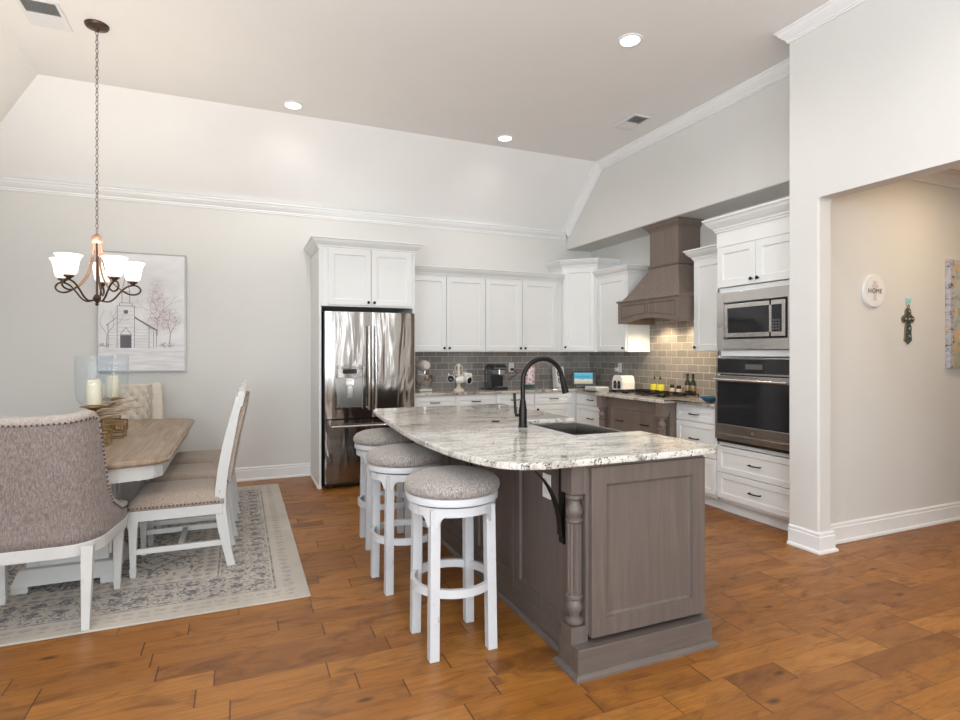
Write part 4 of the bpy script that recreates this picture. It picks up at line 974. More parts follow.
# ---------------------------------------------------------------- side chairs (local: faces -x, origin on floor at centre)
def make_side_chair():
    t = thing('dining_chair', '', 'chair', (0, 0, 0), 'linen side chairs along the dining table')
    D = 0.24; W2 = 0.225     # half depth / half width
    for s in (-1, 1):
        y = s * (W2 - 0.024)
        # front leg, tapered with a small foot block
        x = -D - 0.012
        mb = MB()
        def sq(cx_, cy_, h, z): return [(cx_ - h, cy_ - h, z), (cx_ + h, cy_ - h, z), (cx_ + h, cy_ + h, z), (cx_ - h, cy_ + h, z)]
        mb.hexa(sq(x, y, 0.027, 0.30), sq(x, y, 0.027, 0.408)); mb.hexa(sq(x, y, 0.015, 0.055), sq(x, y, 0.023, 0.30)); mb.hexa(sq(x, y, 0.014, 0.0), sq(x, y, 0.020, 0.055))
        mb.build('leg', 'white_wood', t, bevel=0.002)
        # rear leg running up as back post, swept backwards at both ends
        prof = [(0.285, 0.0), (0.262, 0.10), (0.238, 0.24), (0.222, 0.36), (0.222, 0.48), (0.238, 0.62), (0.268, 0.78), (0.305, 0.95), (0.335, 1.07)]
        mb = MB(); prev = None
        for k, (px, pz) in enumerate(prof):
            wx = 0.024 + (0.008 if 1 < k < 7 else 0); wy = 0.017
            ring = [mb.v((px - wx, y - wy, pz)), mb.v((px + wx, y - wy, pz)), mb.v((px + wx, y + wy, pz)), mb.v((px - wx, y + wy, pz))]
            if prev:
                for i in range(4): mb.f([prev[i], prev[(i + 1) % 4], ring[(i + 1) % 4], ring[i]])
            else: mb.f(ring[::-1])
            prev = ring
        mb.f(prev); mb.build('back_post', 'white_wood', t, bevel=0.003)
        MB().box((-D, y - 0.011, 0.135), (D + 0.005, y + 0.011, 0.168)).build('side_stretcher', 'white_wood', t, bevel=0.002)
        # scroll finial on the post
        MB().lathe([(0.0, -0.02), (0.020, -0.02), (0.024, 0), (0.020, 0.02), (0.0, 0.02)], (0.342, y, 1.082), 14, 'y').build('finial', 'white_wood', t, smooth=True)
    MB().box((-0.02, -W2 + 0.03, 0.139), (0.01, W2 - 0.03, 0.164)).build('cross_stretcher', 'white_wood', t, bevel=0.002)
    MB().box((-D - 0.03, -W2, 0.335), (0.235, W2, 0.402)).build('seat_rail', 'white_wood', t, bevel=0.003)
    # cushion
    mb = MB(); n, m_ = 16, 14; grid = []
    for i in range(n + 1):
        row = []
        for j in range(m_ + 1):
            u = i / n * 2 - 1; v = j / m_ * 2 - 1
            x = -0.020 + u * 0.262; y = v * (W2 + 0.004)
            e = (1 - abs(u) ** 6) * (1 - abs(v) ** 6)
            row.append(mb.v((x, y, 0.430 + 0.062 * max(0, e) ** 0.45)))
        grid.append(row)
    for i in range(n):
        for j in range(m_): mb.f([grid[i][j], grid[i + 1][j], grid[i + 1][j + 1], grid[i][j + 1]])
    rim = [grid[i][0] for i in range(n + 1)] + [grid[n][j] for j in range(1, m_ + 1)] + [grid[i][m_] for i in range(n - 1, -1, -1)] + [grid[0][j] for j in range(m_ - 1, 0, -1)]
    low = [mb.bm.verts.new((q.co.x, q.co.y, 0.400)) for q in rim]
    for k in range(len(rim)): mb.f([rim[k], rim[(k + 1) % len(rim)], low[(k + 1) % len(rim)], low[k]])
    mb.f(low); mb.build('seat_cushion', 'seat_fabric', t, smooth='all')
    mb = MB()
    for k in range(24):
        x = -0.27 + k * 0.021
        for s in (-1, 1): mb.ball((x, s * (W2 + 0.005), 0.416), 0.0058, 6, 4)
    for k in range(20): mb.ball((-0.283, -0.20 + k * 0.021, 0.416), 0.0058, 6, 4)
    mb.build('nailhead_trim', 'nail', t)
    # upholstered back panel between the posts, arched crest rail above, lower rail
    prof = [(0.240, 0.54), (0.262, 0.68), (0.283, 0.80), (0.306, 0.90), (0.328, 1.0)]
    mb = MB(); prev = None
    for px, pz in prof:
        ring = [mb.v((px - 0.022, -W2 + 0.045, pz)), mb.v((px - 0.030, 0, pz)), mb.v((px - 0.022, W2 - 0.045, pz)), mb.v((px + 0.040, W2 - 0.020, pz)), mb.v((px + 0.058, 0, pz)), mb.v((px + 0.040, -W2 + 0.020, pz))]
        if prev:
            for i in range(6): mb.f([prev[i], prev[(i + 1) % 6], ring[(i + 1) % 6], ring[i]])
        else: mb.f(ring[::-1])
        prev = ring
    mb.f(prev); mb.build('backrest', 'seat_fabric', t, smooth=True)
    mb = MB(); prev = None; nn = 14
    for k in range(nn + 1):
        y = -W2 + 0.005 + (2 * W2 - 0.01) * k / nn; q = math.sin(PI * k / nn)
        zt = 1.075 + 0.035 * q; zb = 1.0 + 0.012 * q
        ring = [mb.v((0.314, y, zb)), mb.v((0.348, y, zb)), mb.v((0.366, y, zt)), mb.v((0.332, y, zt))]
        if prev:
            for i in range(4): mb.f([prev[i], prev[(i + 1) % 4], ring[(i + 1) % 4], ring[i]])
        else: mb.f(ring[::-1])
        prev = ring
    mb.f(prev); mb.build('crest_rail', 'white_wood', t, bevel=0.003)
    MB().box((0.218, -W2 + 0.04, 0.500), (0.252, W2 - 0.04, 0.545)).build('lower_rail', 'white_wood', t, bevel=0.002)
    return t
sc0 = make_side_chair(); sc0.location = (-0.335, 4.115, FZ)
sc0['label'] = 'linen side chair with white frame and nailheads, nearest of the row beside the table'
copy_thing(sc0, (-0.320, 4.72, FZ), 0, 'linen side chair with white frame, middle one of the row beside the table')
copy_thing(sc0, (-0.305, 5.325, FZ), 0, 'linen side chair with white frame, farthest of the row, near the back wall')

# ---------------------------------------------------------------- host chairs (local: faces +y, origin on floor)
def make_host(outer, inner, tufted, rimmat):
    t = thing('host_chair', '', 'chair', (0, 0, 0), 'barrel back host chairs at the table ends')
    W2 = 0.305; N = 130 if tufted else 60
    # plan curve of the outer shell from front left round the back to front right
    def plan(s, w=W2):
        r = 0.16; L1 = 0.50 - r; Lb = 2 * (w - r); arc = PI / 2 * r; T = 2 * L1 + Lb + 2 * arc; d = s * T
        if d < L1: return (-w, 0.50 - d, -1, 0)
        d -= L1
        if d < arc: a = d / r; return (-w + r - r * math.cos(a), r - r * math.sin(a), -math.cos(a), -math.sin(a))
        d -= arc
        if d < Lb: return (-w + r + d, 0, 0, -1)
        d -= Lb
        if d < arc: a = d / r; return (w - r + r * math.sin(a), r - r * math.cos(a), math.sin(a), -math.cos(a))
        d -= arc; return (w, r + d, 1, 0)
    def top(s):
        q = abs(s - 0.5) * 2                                   # 0 at the back centre, 1 at the arm fronts
        knots = [(0, 1.045), (0.28, 1.052), (0.42, 1.066), (0.452, 1.050), (0.475, 0.98), (0.51, 0.82), (0.56, 0.69), (0.66, 0.585), (0.82, 0.520), (1.0, 0.500)]
        for (a, b), (c, d) in zip(knots, knots[1:]):
            if q <= c: f = (q - a) / (c - a); return b + (d - b) * f
        return 0.50
    zb = 0.410; K = 44 if tufted else 14
    S = sorted(set([k / N for k in range(N + 1)] + [0.5 + sg * q / 2 for sg in (-1, 1) for q in (0.46, 0.475, 0.485, 0.50, 0.52, 0.56)]))
    def P(s, z, inset):
        x, y, nx, ny = plan(s); x *= 0.835 + 0.165 * min(1, max(0, y / 0.42)) ** 1.3; lean = max(0, z - 0.50) * 0.17
        bk = max(0.0, -ny)
        return Vector((x - nx * inset, y - ny * inset - lean * (0.35 + 0.65 * bk), z))
    def shell(inset, mb, dimple=False):
        rows = []
        for s in S:
            zt = top(s) - 0.012; row = []
            for k in range(K + 1):
                z = zb + (zt - zb) * k / K
                p = P(s, z, inset)
                if dimple and z > 0.55:
                    x, y, nx, ny = plan(s); u = s * 13; v = z * 9
                    e = 1
                    for du, dv in ((0, 0), (0.5, 0.5)):
                        fu = (u + du) % 1 - 0.5; fv = (v + dv) % 1 - 0.5
                        e = min(e, math.sqrt(fu * fu + fv * fv) * 2)
                    d_ = 0.024 * (min(1, e * 1.25) ** 0.6)
                    p += Vector((-nx, -ny, 0)) * d_
                row.append(mb.bm.verts.new(p))
            rows.append(row)
        for A_, B_ in zip(rows, rows[1:]):
            for k in range(K): mb.f([A_[k], B_[k], B_[k + 1], A_[k + 1]])
        return rows
    th = 0.062
    mo = MB(); rows = []
    RB = 0.030
    for s in S:
        zt = top(s) - 0.012 - RB
        rows.append([mo.bm.verts.new(P(s, zb + (zt - zb) * k / K, 0)) for k in range(K + 1)])
    for A_, B_ in zip(rows, rows[1:]):
        for k in range(K): mo.f([A_[k], B_[k], B_[k + 1], A_[k + 1]])
    lo = [mo.bm.verts.new(P(s, zb, th)) for s in S]
    for i in range(len(S) - 1): mo.f([rows[i][0], rows[i + 1][0], lo[i + 1], lo[i]])
    mo.build('backrest', outer, t, smooth='all')
    mr = MB(); rim = []
    for s in S:
        zt = top(s) - 0.012
        rim.append([mr.bm.verts.new(P(s, zt - RB, 0)), mr.bm.verts.new(P(s, zt - RB + 0.002, -0.004)), mr.bm.verts.new(P(s, zt, -0.003))] + [mr.bm.verts.new(P(s, zt + 0.014 * math.sin(PI * a), th * a)) for a in (0.25, 0.5, 0.75)] + [mr.bm.verts.new(P(s, zt, th))])
    for A_, B_ in zip(rim, rim[1:]):
        for k in range(6): mr.f([A_[k], B_[k], B_[k + 1], A_[k + 1]])
    for idx in (0, len(S) - 1):
        s = S[idx]; o_ = [mr.bm.verts.new(P(s, zb, 0)), mr.bm.verts.new(P(s, zb, th))]
        mr.f([o_[0]] + rim[idx] + [o_[1]])
    mr.build('rim_band', rimmat, t, smooth='all')
    mi = MB(); ri = shell(th, mi, tufted)
    rimi = [[ri[i][K], mi.bm.verts.new(P(s, top(s) - 0.012 + 0.004, th * 0.90))] for i, s in enumerate(S)]
    for A_, B_ in zip(rimi, rimi[1:]): mi.f([A_[0], B_[0], B_[1], A_[1]])
    mi.build('inner_back', inner, t, smooth='all')
    if tufted:
        # buttons sit at the dimple centres
        for a in range(0, 28):
            for b in range(0, 22):
                if (a % 2) != (b % 2): continue
                s = (a * 0.5) / 13 + 0.5 / 13 * 0; z = (b * 0.5 + 0.5) / 9
                s = (a * 0.5 + 0.5) / 13
                if s >= 1 or z < 0.58 or z > top(s) - 0.05: continue
                p = P(s, z, th + 0.003); MB().ball(tuple(p), 0.009, 8, 5).build('tufting_button', 'table', t, smooth='all')
    # nailheads following the rim
    mb = MB(); pts = []
    for k in range(401):
        s = 0.004 + 0.992 * k / 400
        pts.append(P(s, top(s) - 0.038, -0.002) + (Vector((0, 0, 0))))
    # corner: the line turns down inside the top corners
    acc = 0; last = pts[0]
    for p in pts[1:]:
        acc += (p - last).length; last = p
        if acc > 0.021: mb.ball(tuple(p), 0.0062, 6, 4); acc = 0
    mb.build('nailhead_trim', 'nail', t)
    # frame rail following the shell, seat, legs
    mb = MB(); prev = None
    for s in S:
        ring = [mb.bm.verts.new(q) for q in (P(s, 0.350, -0.004), P(s, 0.410, -0.004), P(s, 0.410, 0.05), P(s, 0.350, 0.05))]
        if prev:
            for i in range(4): mb.f([prev[i], prev[(i + 1) % 4], ring[(i + 1) % 4], ring[i]])
        else: mb.f(ring[::-1])
        prev = ring
    mb.f(prev); mb.box((-W2 + 0.003, 0.455, 0.350), (W2 - 0.003, 0.50, 0.410)); mb.build('seat_rail', 'white_wood', t, bevel=0.003)
    mb = MB(); n = 12; g = []
    for i in range(n + 1):
        row = []
        for j in range(n + 1):
            u = i / n * 2 - 1; v = j / n * 2 - 1; e = max(0, (1 - abs(u) ** 6) * (1 - abs(v) ** 6))
            row.append(mb.v((u * (W2 - 0.085), 0.285 + v * 0.218, 0.465 + 0.045 * e ** 0.5)))
        g.append(row)
    for i in range(n):
        for j in range(n): mb.f([g[i][j], g[i + 1][j], g[i + 1][j + 1], g[i][j + 1]])
    rimv = [g[i][0] for i in range(n + 1)] + [g[n][j] for j in range(1, n + 1)] + [g[i][n] for i in range(n - 1, -1, -1)] + [g[0][j] for j in range(n - 1, 0, -1)]
    low = [mb.bm.verts.new((q.co.x, q.co.y, 0.410)) for q in rimv]
    for k in range(len(rimv)): mb.f([rimv[k], rimv[(k + 1) % len(rimv)], low[(k + 1) % len(rimv)], low[k]])
    mb.f(low); mb.build('seat_cushion', inner, t, smooth='all')
    def sq(cx_, cy_, h, z): return [(cx_ - h, cy_ - h, z), (cx_ + h, cy_ - h, z), (cx_ + h, cy_ + h, z), (cx_ - h, cy_ + h, z)]
    for sx in (-1, 1):
        MB().hexa(sq(sx * 0.262, 0.475, 0.014, 0), sq(sx * 0.262, 0.475, 0.019, 0.05)).hexa(sq(sx * 0.262, 0.475, 0.016, 0.05), sq(sx * 0.270, 0.468, 0.026, 0.38)).build('leg', 'white_wood', t, bevel=0.002)
        MB().hexa(sq(sx * 0.215, -0.02, 0.017, 0), sq(sx * 0.215, 0.02, 0.026, 0.40)).build('leg', 'white_wood', t, bevel=0.002)
    return t
h1 = make_host('chair_fabric', 'cream_fabric', False, 'rim_fabric'); h1.location = (-0.905, 3.30, FZ)
h1['label'] = 'barrel host chair seen from behind, grey tweed back edged with nailheads'
h2 = make_host('chair_fabric', 'cream_fabric', True, 'cream_fabric'); h2.location = (-0.93, 6.10, FZ); h2.rotation_euler = (0, 0, PI)
h2['label'] = 'barrel host chair with button tufted cream back at far end of table'

# ---------------------------------------------------------------- table decor
def hurricane(x, y, lbl, rz):
    t = thing('hurricane_candle_holder', lbl, 'candle holder', (x, y, 0.760), 'glass hurricanes on the dining table'); z0 = 0.7605
    mb = MB()
    def sqframe(cx_, cz_, w, yy, th=0.006):
        pts = [(cx_ - w, yy, cz_ - w), (cx_ + w, yy, cz_ - w), (cx_ + w, yy, cz_ + w), (cx_ - w, yy, cz_ + w)]
        for a, b in zip(pts, pts[1:] + pts[:1]): mb.tube([(x + a[0] , y + a[1], z0 + a[2]), (x + b[0], y + b[1], z0 + b[2])], th, 6)
    for yy in (-0.06, 0.06):
        for cx_ in (-0.045, 0.045): sqframe(cx_, 0.046, 0.040, yy); sqframe(cx_, 0.046, 0.018, yy, 0.004)
        sqframe(0, 0.130, 0.038, yy); sqframe(0, 0.13, 0.016, yy, 0.004)
    for cx_ in (-0.085, 0.085): mb.tube([(x + cx_, y - 0.06, z0 + 0.006), (x + cx_, y + 0.06, z0 + 0.006)], 0.006, 6)
    for cx_ in (-0.038, 0.038): mb.tube([(x + cx_, y - 0.06, z0 + 0.17), (x + cx_, y + 0.06, z0 + 0.17)], 0.006, 6)
    mb.build('openwork_base', 'gold', t)
    MB().lathe([(0.02, 0.17), (0.045, 0.175), (0.02, 0.19), (0.018, 0.225), (0.05, 0.245), (0.075, 0.250), (0.075, 0.256), (0.0, 0.256)], (x, y, z0), 28).build('cup', 'gold', t, smooth=True)
    g = [(0.0, 0.257), (0.04, 0.258), (0.072, 0.268), (0.092, 0.295), (0.099, 0.34), (0.101, 0.42), (0.103, 0.575)]
    gi = [(r_ - 0.003 if r_ > 0.01 else 0, h_ + 0.003) for r_, h_ in g[:-1]] + [(0.100, 0.575)]
    MB().lathe(g, (x, y, z0), 40, close=False).build('glass_cylinder', 'glass', t, smooth='all')
    c = MB().lathe([(0.0, 0.262), (0.040, 0.262), (0.041, 0.30), (0.040, 0.415), (0.036, 0.421), (0.02, 0.416), (0, 0.414)], (x, y, z0), 24).build('candle', 'wax', t, smooth=True)
    MB().cyl((x, y, z0 + 0.412), 0.0015, 0.018, 6).build('wick', 'black', c)
hurricane(-0.862, 4.30, 'seeded glass hurricane with cream candle on the table, nearer the camera', 0)
hurricane(-0.878, 4.97, 'seeded glass hurricane with cream candle on the table, farther from the camera', 0)
tc_ = thing('twig_centerpiece', 'bundle of driftwood twigs on a gilt openwork stand between the two hurricanes', 'centerpiece', (-0.86, 4.63, 0.7605))
mb = MB(); x, y, z0 = -0.86, 4.63, 0.7605
for yy in (-0.05, 0.05):
    for cx_ in (-0.07, 0.07):
        pts = [(x + cx_ - 0.045, y + yy, z0 + 0.005), (x + cx_ + 0.045, y + yy, z0 + 0.005), (x + cx_ + 0.045, y + yy, z0 + 0.095), (x + cx_ - 0.045, y + yy, z0 + 0.095)]
        mb.tube(pts, 0.005, 6, closed=True)
mb.box((x - 0.12, y - 0.055, z0 + 0.095), (x + 0.12, y + 0.055, z0 + 0.103)); mb.build('openwork_stand', 'gold', tc_)
mb = MB(); rnd = random.Random(3)
for k in range(34):
    a = rnd.uniform(-0.6, 0.6); L = rnd.uniform(0.13, 0.24)
    sx_, sy_ = rnd.uniform(-0.11, 0.0), rnd.uniform(-0.05, 0.05); zz = z0 + 0.112 + rnd.uniform(0, 0.10)
    dx, dy, dz_ = math.cos(a) * L, math.sin(a) * L * 0.7, rnd.uniform(0.0, 0.07)
    p0 = (x + sx_, y + sy_, zz); p1 = (x + sx_ + dx * 0.5, y + sy_ + dy * 0.5, zz + dz_ * 0.7 + rnd.uniform(-0.01, 0.02)); p2 = (x + sx_ + dx, y + sy_ + dy, zz + dz_)
    mb.tube([p0, p1, p2], [0.011, 0.009, 0.004], 6)
mb.build('twigs', 'twig', tc_, smooth='all')

# ---------------------------------------------------------------- chandelier
CX_, CY_ = -0.92, 4.68; DZ = ZC
ch = thing('chandelier', 'bronze five light chandelier with frosted glass shades above the dining table', 'chandelier', (CX_, CY_, 1.685))
MB().lathe([(0.0, -0.045), (0.012, -0.043), (0.02, -0.03), (0.068, -0.018), (0.075, -0.006), (0.075, 0.0)], (CX_, CY_, ZC - 0.001), 32).build('canopy', 'bronze', ch, smooth=True)
mb = MB(); ztop, zbot = ZC - 0.045, 2.195; nl = 46; step = (ztop - zbot) / nl
for k in range(nl):
    zc = ztop - step * (k + 0.5); L = step * 0.72; R_ = 0.0085; pts = []
    for i in range(12):
        a = 2 * PI * i / 12; u = R_ * math.cos(a); v = (L - 0.0) * 0.78 * math.sin(a)
        q = (u, 0) if k % 2 else (0, u)
        if k % 2 == 0: q = (u * 0.7, u * 0.7)
        else: q = (-u * 0.7, u * 0.7)
        pts.append((CX_ + q[0], CY_ + q[1], zc + v))
    mb.tube(pts, 0.0022, 5, closed=True)
mb.build('chain', 'bronze', ch)
MB().lathe([(0.0, 2.200), (0.006, 2.198), (0.008, 2.185), (0.028, 2.168), (0.032, 2.160), (0.034, 2.130), (0.028, 2.120), (0.0, 2.118)], (CX_, CY_, 0), 24).build('top_collar', 'bronze_light', ch, smooth=True)
MB().lathe([(0.0, 1.682), (0.008, 1.684), (0.012, 1.695), (0.007, 1.705), (0.020, 1.718), (0.026, 1.735), (0.016, 1.755), (0.007, 1.765), (0.006, 2.12), (0, 2.12)], (CX_, CY_, 0), 18).build('center_stem', 'bronze', ch, smooth=True)
rnd = random.Random(5)
for k in range(5):
    a = 2 * PI * k / 5 + math.radians(20)
    ca, sa = math.cos(a), math.sin(a)
    def q(rr_, z, side=0.0): return (CX_ + ca * rr_ - sa * side, CY_ + sa * rr_ + ca * side, z - 0.02 * min(1, rr_ / 0.2))
    arm = [q(0.022, 2.13), q(0.028, 2.06), (q(0.040, 1.98)), q(0.062, 1.91), q(0.10, 1.855), q(0.15, 1.815), q(0.20, 1.795), q(0.245, 1.80), q(0.268, 1.825), q(0.255, 1.852), q(0.225, 1.862, 0.0), q(0.18, 1.845), q(0.14, 1.80), q(0.105, 1.75), q(0.07, 1.722), q(0.03, 1.722)]
    pts = []
    for i in range(len(arm) - 1):
        p0, p1, p2, p3 = [Vector(arm[j]) for j in (max(i - 1, 0), i, i + 1, min(i + 2, len(arm) - 1))]
        for s_ in range(4):
            t_ = s_ / 4
            pts.append(0.5 * (2 * p1 + (p2 - p0) * t_ + (2 * p0 - 5 * p1 + 4 * p2 - p3) * t_ ** 2 + (3 * p1 - p0 - 3 * p2 + p3) * t_ ** 3))
    pts.append(Vector(arm[-1]))
    cut = int(len(pts) * 0.34)
    ao = MB().tube(pts[:cut + 1], 0.0065, 8).build('upper_arm', 'bronze_light', ch, smooth='all')
    MB().tube(pts[cut:], 0.0062, 8).build('scroll_arm', 'bronze', ch, smooth='all')
    sp_ = q(0.218, 0)
    MB().lathe([(0.0, 1.840), (0.012, 1.842), (0.016, 1.852), (0.030, 1.860), (0.030, 1.870), (0.0, 1.872)], (sp_[0], sp_[1], 0), 18).build('lamp_cup', 'bronze', ch, smooth=True)
    g = [(0.028, 1.874), (0.043, 1.880), (0.050, 1.900), (0.055, 1.935), (0.060, 1.965), (0.069, 1.988), (0.081, 2.004)]
    gi = [(r_ - 0.004, h_ + 0.002) for r_, h_ in g]
    MB().lathe([(0, 1.874)] + g + gi[::-1] + [(0, 1.878)], (sp_[0], sp_[1], 0), 32, close=False).build('glass_shade', 'shade', ch, smooth='all')
    point('chandelier_bulb_light', (sp_[0], sp_[1], 1.975), 10, (1, 0.90, 0.78), 0.03)

# ---------------------------------------------------------------- ceiling fittings
for i, (x, y) in enumerate(CANS[:3]):
    t = thing('recessed_ceiling_light', ['round white recessed ceiling light above the seating side, leftmost of three', 'round white recessed ceiling light near the kitchen back wall, middle of three', 'round white recessed ceiling light nearest the camera, on the right'][i], 'ceiling light', (x, y, ZC), 'recessed ceiling lights')
    MB().lathe([(0.068, 0.0), (0.092, 0.0), (0.090, -0.006), (0.072, -0.010), (0.068, -0.004)], (x, y, ZC - 0.0005), 36, close=False).build('trim_ring', 'trim', t, smooth=True)
    MB().cyl((x, y, ZC - 0.006), 0.068, 0.005, 32).build('lens', 'lamp', t)
def vent(x, y, rz, w, l, lbl):
    t = thing('ceiling_vent', lbl, 'vent', (x, y, ZC - 0.001), 'ceiling air vents')
    Mv = Matrix.Translation((x, y, ZC - 0.001)) @ Matrix.Rotation(rz, 4, 'Z')
    m1 = MB(Mv); fw_ = 0.022
    m1.box((-w / 2, -l / 2, -0.008), (w / 2, -l / 2 + fw_, 0)).box((-w / 2, l / 2 - fw_, -0.008), (w / 2, l / 2, 0)).box((-w / 2, -l / 2 + fw_, -0.008), (-w / 2 + fw_, l / 2 - fw_, 0)).box((w / 2 - fw_, -l / 2 + fw_, -0.008), (w / 2, l / 2 - fw_, 0)).box((-w / 2 + fw_, -0.008, -0.008), (w / 2 - fw_, 0.008, 0))
    m1.build('frame', 'vent', t)
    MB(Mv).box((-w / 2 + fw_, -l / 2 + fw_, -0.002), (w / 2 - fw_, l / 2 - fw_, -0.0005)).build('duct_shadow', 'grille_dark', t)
    m2 = MB(Mv); n = int((l - 2 * fw_) / 0.014)
    for k in range(n):
        yy = -l / 2 + fw_ + (l - 2 * fw_) * (k + 0.5) / n
        s = 1 if yy > 0 else -1
        m2.hexa([(-w / 2 + fw_, yy - 0.004, -0.002), (w / 2 - fw_, yy - 0.004, -0.002), (w / 2 - fw_, yy - 0.003, -0.002), (-w / 2 + fw_, yy - 0.003, -0.002)],
                [(-w / 2 + fw_, yy - 0.004 + s * 0.009, -0.010), (w / 2 - fw_, yy - 0.004 + s * 0.009, -0.010), (w / 2 - fw_, yy - 0.003 + s * 0.009, -0.010), (-w / 2 + fw_, yy - 0.003 + s * 0.009, -0.010)])
    m2.build('louvres', 'vent', t)
vent(-1.215, 4.66, 0, 0.24, 0.36, 'white ceiling air vent near the chandelier canopy')
vent(3.585, 4.576, 0, 0.20, 0.34, 'white ceiling air vent near the bulkhead above the range')

# ---------------------------------------------------------------- picture on the back wall
px0, px1, pz0, pz1, py = -1.268, -0.504, 1.165, 2.338, YB - 0.035
pt = thing('framed_painting', 'thin silver framed painting of a white church in snow on back wall', 'painting', ((px0 + px1) / 2, py, pz0))
rect_ring(MB(), px0, px1, pz0, pz1, 0.012, 0.012, py, YB - 0.002).build('frame', 'silver', pt, bevel=0.001)
def snow_mat():
    t = NT('snow_scene_canvas', 0.8); g = t.geo(); X, Y, Z_ = t.sep(g)
    n = t.noise(t.map(g, (3, 1, 6)), 1.6, 5)
    b = t.ramp(n, [(0.3, (0.70, 0.70, 0.71)), (0.7, (0.82, 0.81, 0.81))])
    gr = t.math('LESS_THAN', Z_, 1.42)
    n2 = t.noise(t.map(g, (2, 1, 16)), 2.0, 5)
    b = t.mix(gr, b, t.ramp(n2, [(0.3, (0.62, 0.605, 0.62)), (0.65, (0.80, 0.79, 0.79))]))
    def blob(cx_, cz_, rx, rz, col, b, amt, s=60):
        dx = t.math('DIVIDE', t.math('SUBTRACT', X, cx_), rx); dz = t.math('DIVIDE', t.math('SUBTRACT', Z_, cz_), rz)
        d = t.math('SQRT', t.math('ADD', t.math('MULTIPLY', dx, dx), t.math('MULTIPLY', dz, dz)))
        m_ = t.ramp(d, [(0.4, 1.0), (1.0, 0.0)])
        sp = t.ramp(t.noise(g, s, 5, 0.8), [(0.44, 0.0), (0.58, 1.0)])
        return t.mix(t.math('MULTIPLY', t.math('MULTIPLY', m_, sp), amt), b, col)
    b = blob(-0.76, 1.90, 0.09, 0.22, (0.42, 0.28, 0.28), b, 0.75)
    b = blob(-0.75, 1.68, 0.15, 0.18, (0.44, 0.30, 0.30), b, 0.75)
    b = blob(-0.64, 1.68, 0.10, 0.16, (0.46, 0.33, 0.32), b, 0.7)
    b = blob(-0.68, 1.43, 0.08, 0.035, (0.22, 0.09, 0.09), b, 0.9, 40)
    b = blob(-1.21, 1.43, 0.06, 0.03, (0.30, 0.24, 0.26), b, 0.7, 40)
    t.col(b); return t.m
M['snow'] = snow_mat(); M['ink'] = plain('grey_brush_line', (0.20, 0.17, 0.19), 0.8); M['inkdark'] = plain('dark_door_paint', (0.16, 0.14, 0.16), 0.8); M['roofpaint'] = plain('mauve_roof_paint', (0.42, 0.36, 0.36), 0.8)
cv = MB().box((px0 + 0.012, py + 0.006, pz0 + 0.012), (px1 - 0.012, YB - 0.003, pz1 - 0.012)).build('canvas', 'snow', pt)
mb = MB(); yy = py + 0.0045
def line(x0, z0, x1, z1, w=0.0022):
    d = Vector((x1 - x0, 0, z1 - z0)); n = Vector((-d.z, 0, d.x)).normalized() * w
    p = [Vector((x0, yy, z0)) + n, Vector((x0, yy, z0)) - n, Vector((x1, yy, z1)) - n, Vector((x1, yy, z1)) + n]
    mb.hexa([tuple(q) for q in p], [(q.x, yy + 0.0012, q.z) for q in p])
bx0, bx1 = -1.10, -0.955
gl = 1.40
for x in (bx0, bx1): line(x, gl, x, 1.81)
line(bx0, 1.81, bx1, 1.81); line(bx0 + 0.02, 1.81, bx0 + 0.02, 1.84); line(bx1 - 0.02, 1.81, bx1 - 0.02, 1.84)
line(bx0 + 0.025, 1.84, bx1 - 0.025, 1.84); line(bx0 + 0.04, 1.84, bx0 + 0.04, 1.95); line(bx1 - 0.04, 1.84, bx1 - 0.04, 1.95); line(bx0 + 0.03, 1.95, bx1 - 0.03, 1.95); line(bx0 + 0.04, 1.95, -1.0275, 2.12); line(bx1 - 0.04, 1.95, -1.0275, 2.12)
line(-1.0275, 2.12, -1.0275, 2.16, 0.0015); line(-1.04, 2.145, -1.015, 2.145, 0.0015)
line(-1.19, 1.62, bx0, 1.70); line(-1.19, 1.62, -1.17, 1.62); line(-1.175, gl, -1.175, 1.63)
line(bx1, 1.71, -0.82, 1.60); line(-0.83, 1.60, -0.755, 1.575); line(bx1, 1.70, -0.76, 1.575, 0.006); line(-0.83, gl, -0.83, 1.60); line(-0.765, gl + 0.01, -0.765, 1.575); line(-0.79, gl + 0.01, -0.79, 1.58)
for k in range(9): line(bx0, 1.44 + k * 0.04, bx1, 1.44 + k * 0.04, 0.0007)
for k in range(6): line(-1.175, 1.43 + k * 0.03, bx0, 1.43 + k * 0.03, 0.0007); line(bx1, 1.43 + k * 0.03, -0.83, 1.43 + k * 0.03, 0.0007)
line(bx0 + 0.025, 1.53, -1.0275, 1.60); line(bx1 - 0.025, 1.53, -1.0275, 1.60); line(bx0 + 0.02, 1.53, bx1 - 0.02, 1.53)
line(-1.25, gl + 0.02, bx0 - 0.07, gl + 0.02, 0.0015); line(px1 - 0.02, gl + 0.03, -0.76, gl + 0.02, 0.0012)
def tree(x, z, a, L, w, depth, rnd):
    x2, z2 = x + math.sin(a) * L, z + math.cos(a) * L
    if not (px0 + 0.02 < x2 < px1 - 0.02): return
    line(x, z, x2, z2, w)
    if depth:
        for s in (-1, 1): tree(x2, z2, a + s * rnd.uniform(0.25, 0.6), L * rnd.uniform(0.6, 0.8), w * 0.7, depth - 1, rnd)
rnd = random.Random(2)
tree(-1.19, gl, 0.05, 0.13, 0.0022, 4, rnd); tree(-0.76, gl + 0.12, 0.0, 0.16, 0.002, 4, rnd); tree(-0.65, gl + 0.03, 0.05, 0.12, 0.003, 4, rnd)
mb.build('brush_lines', 'ink', cv)
MB().box((-1.075, yy, gl), (-0.980, yy + 0.0012, 1.525)).build('church_door', 'inkdark', cv)
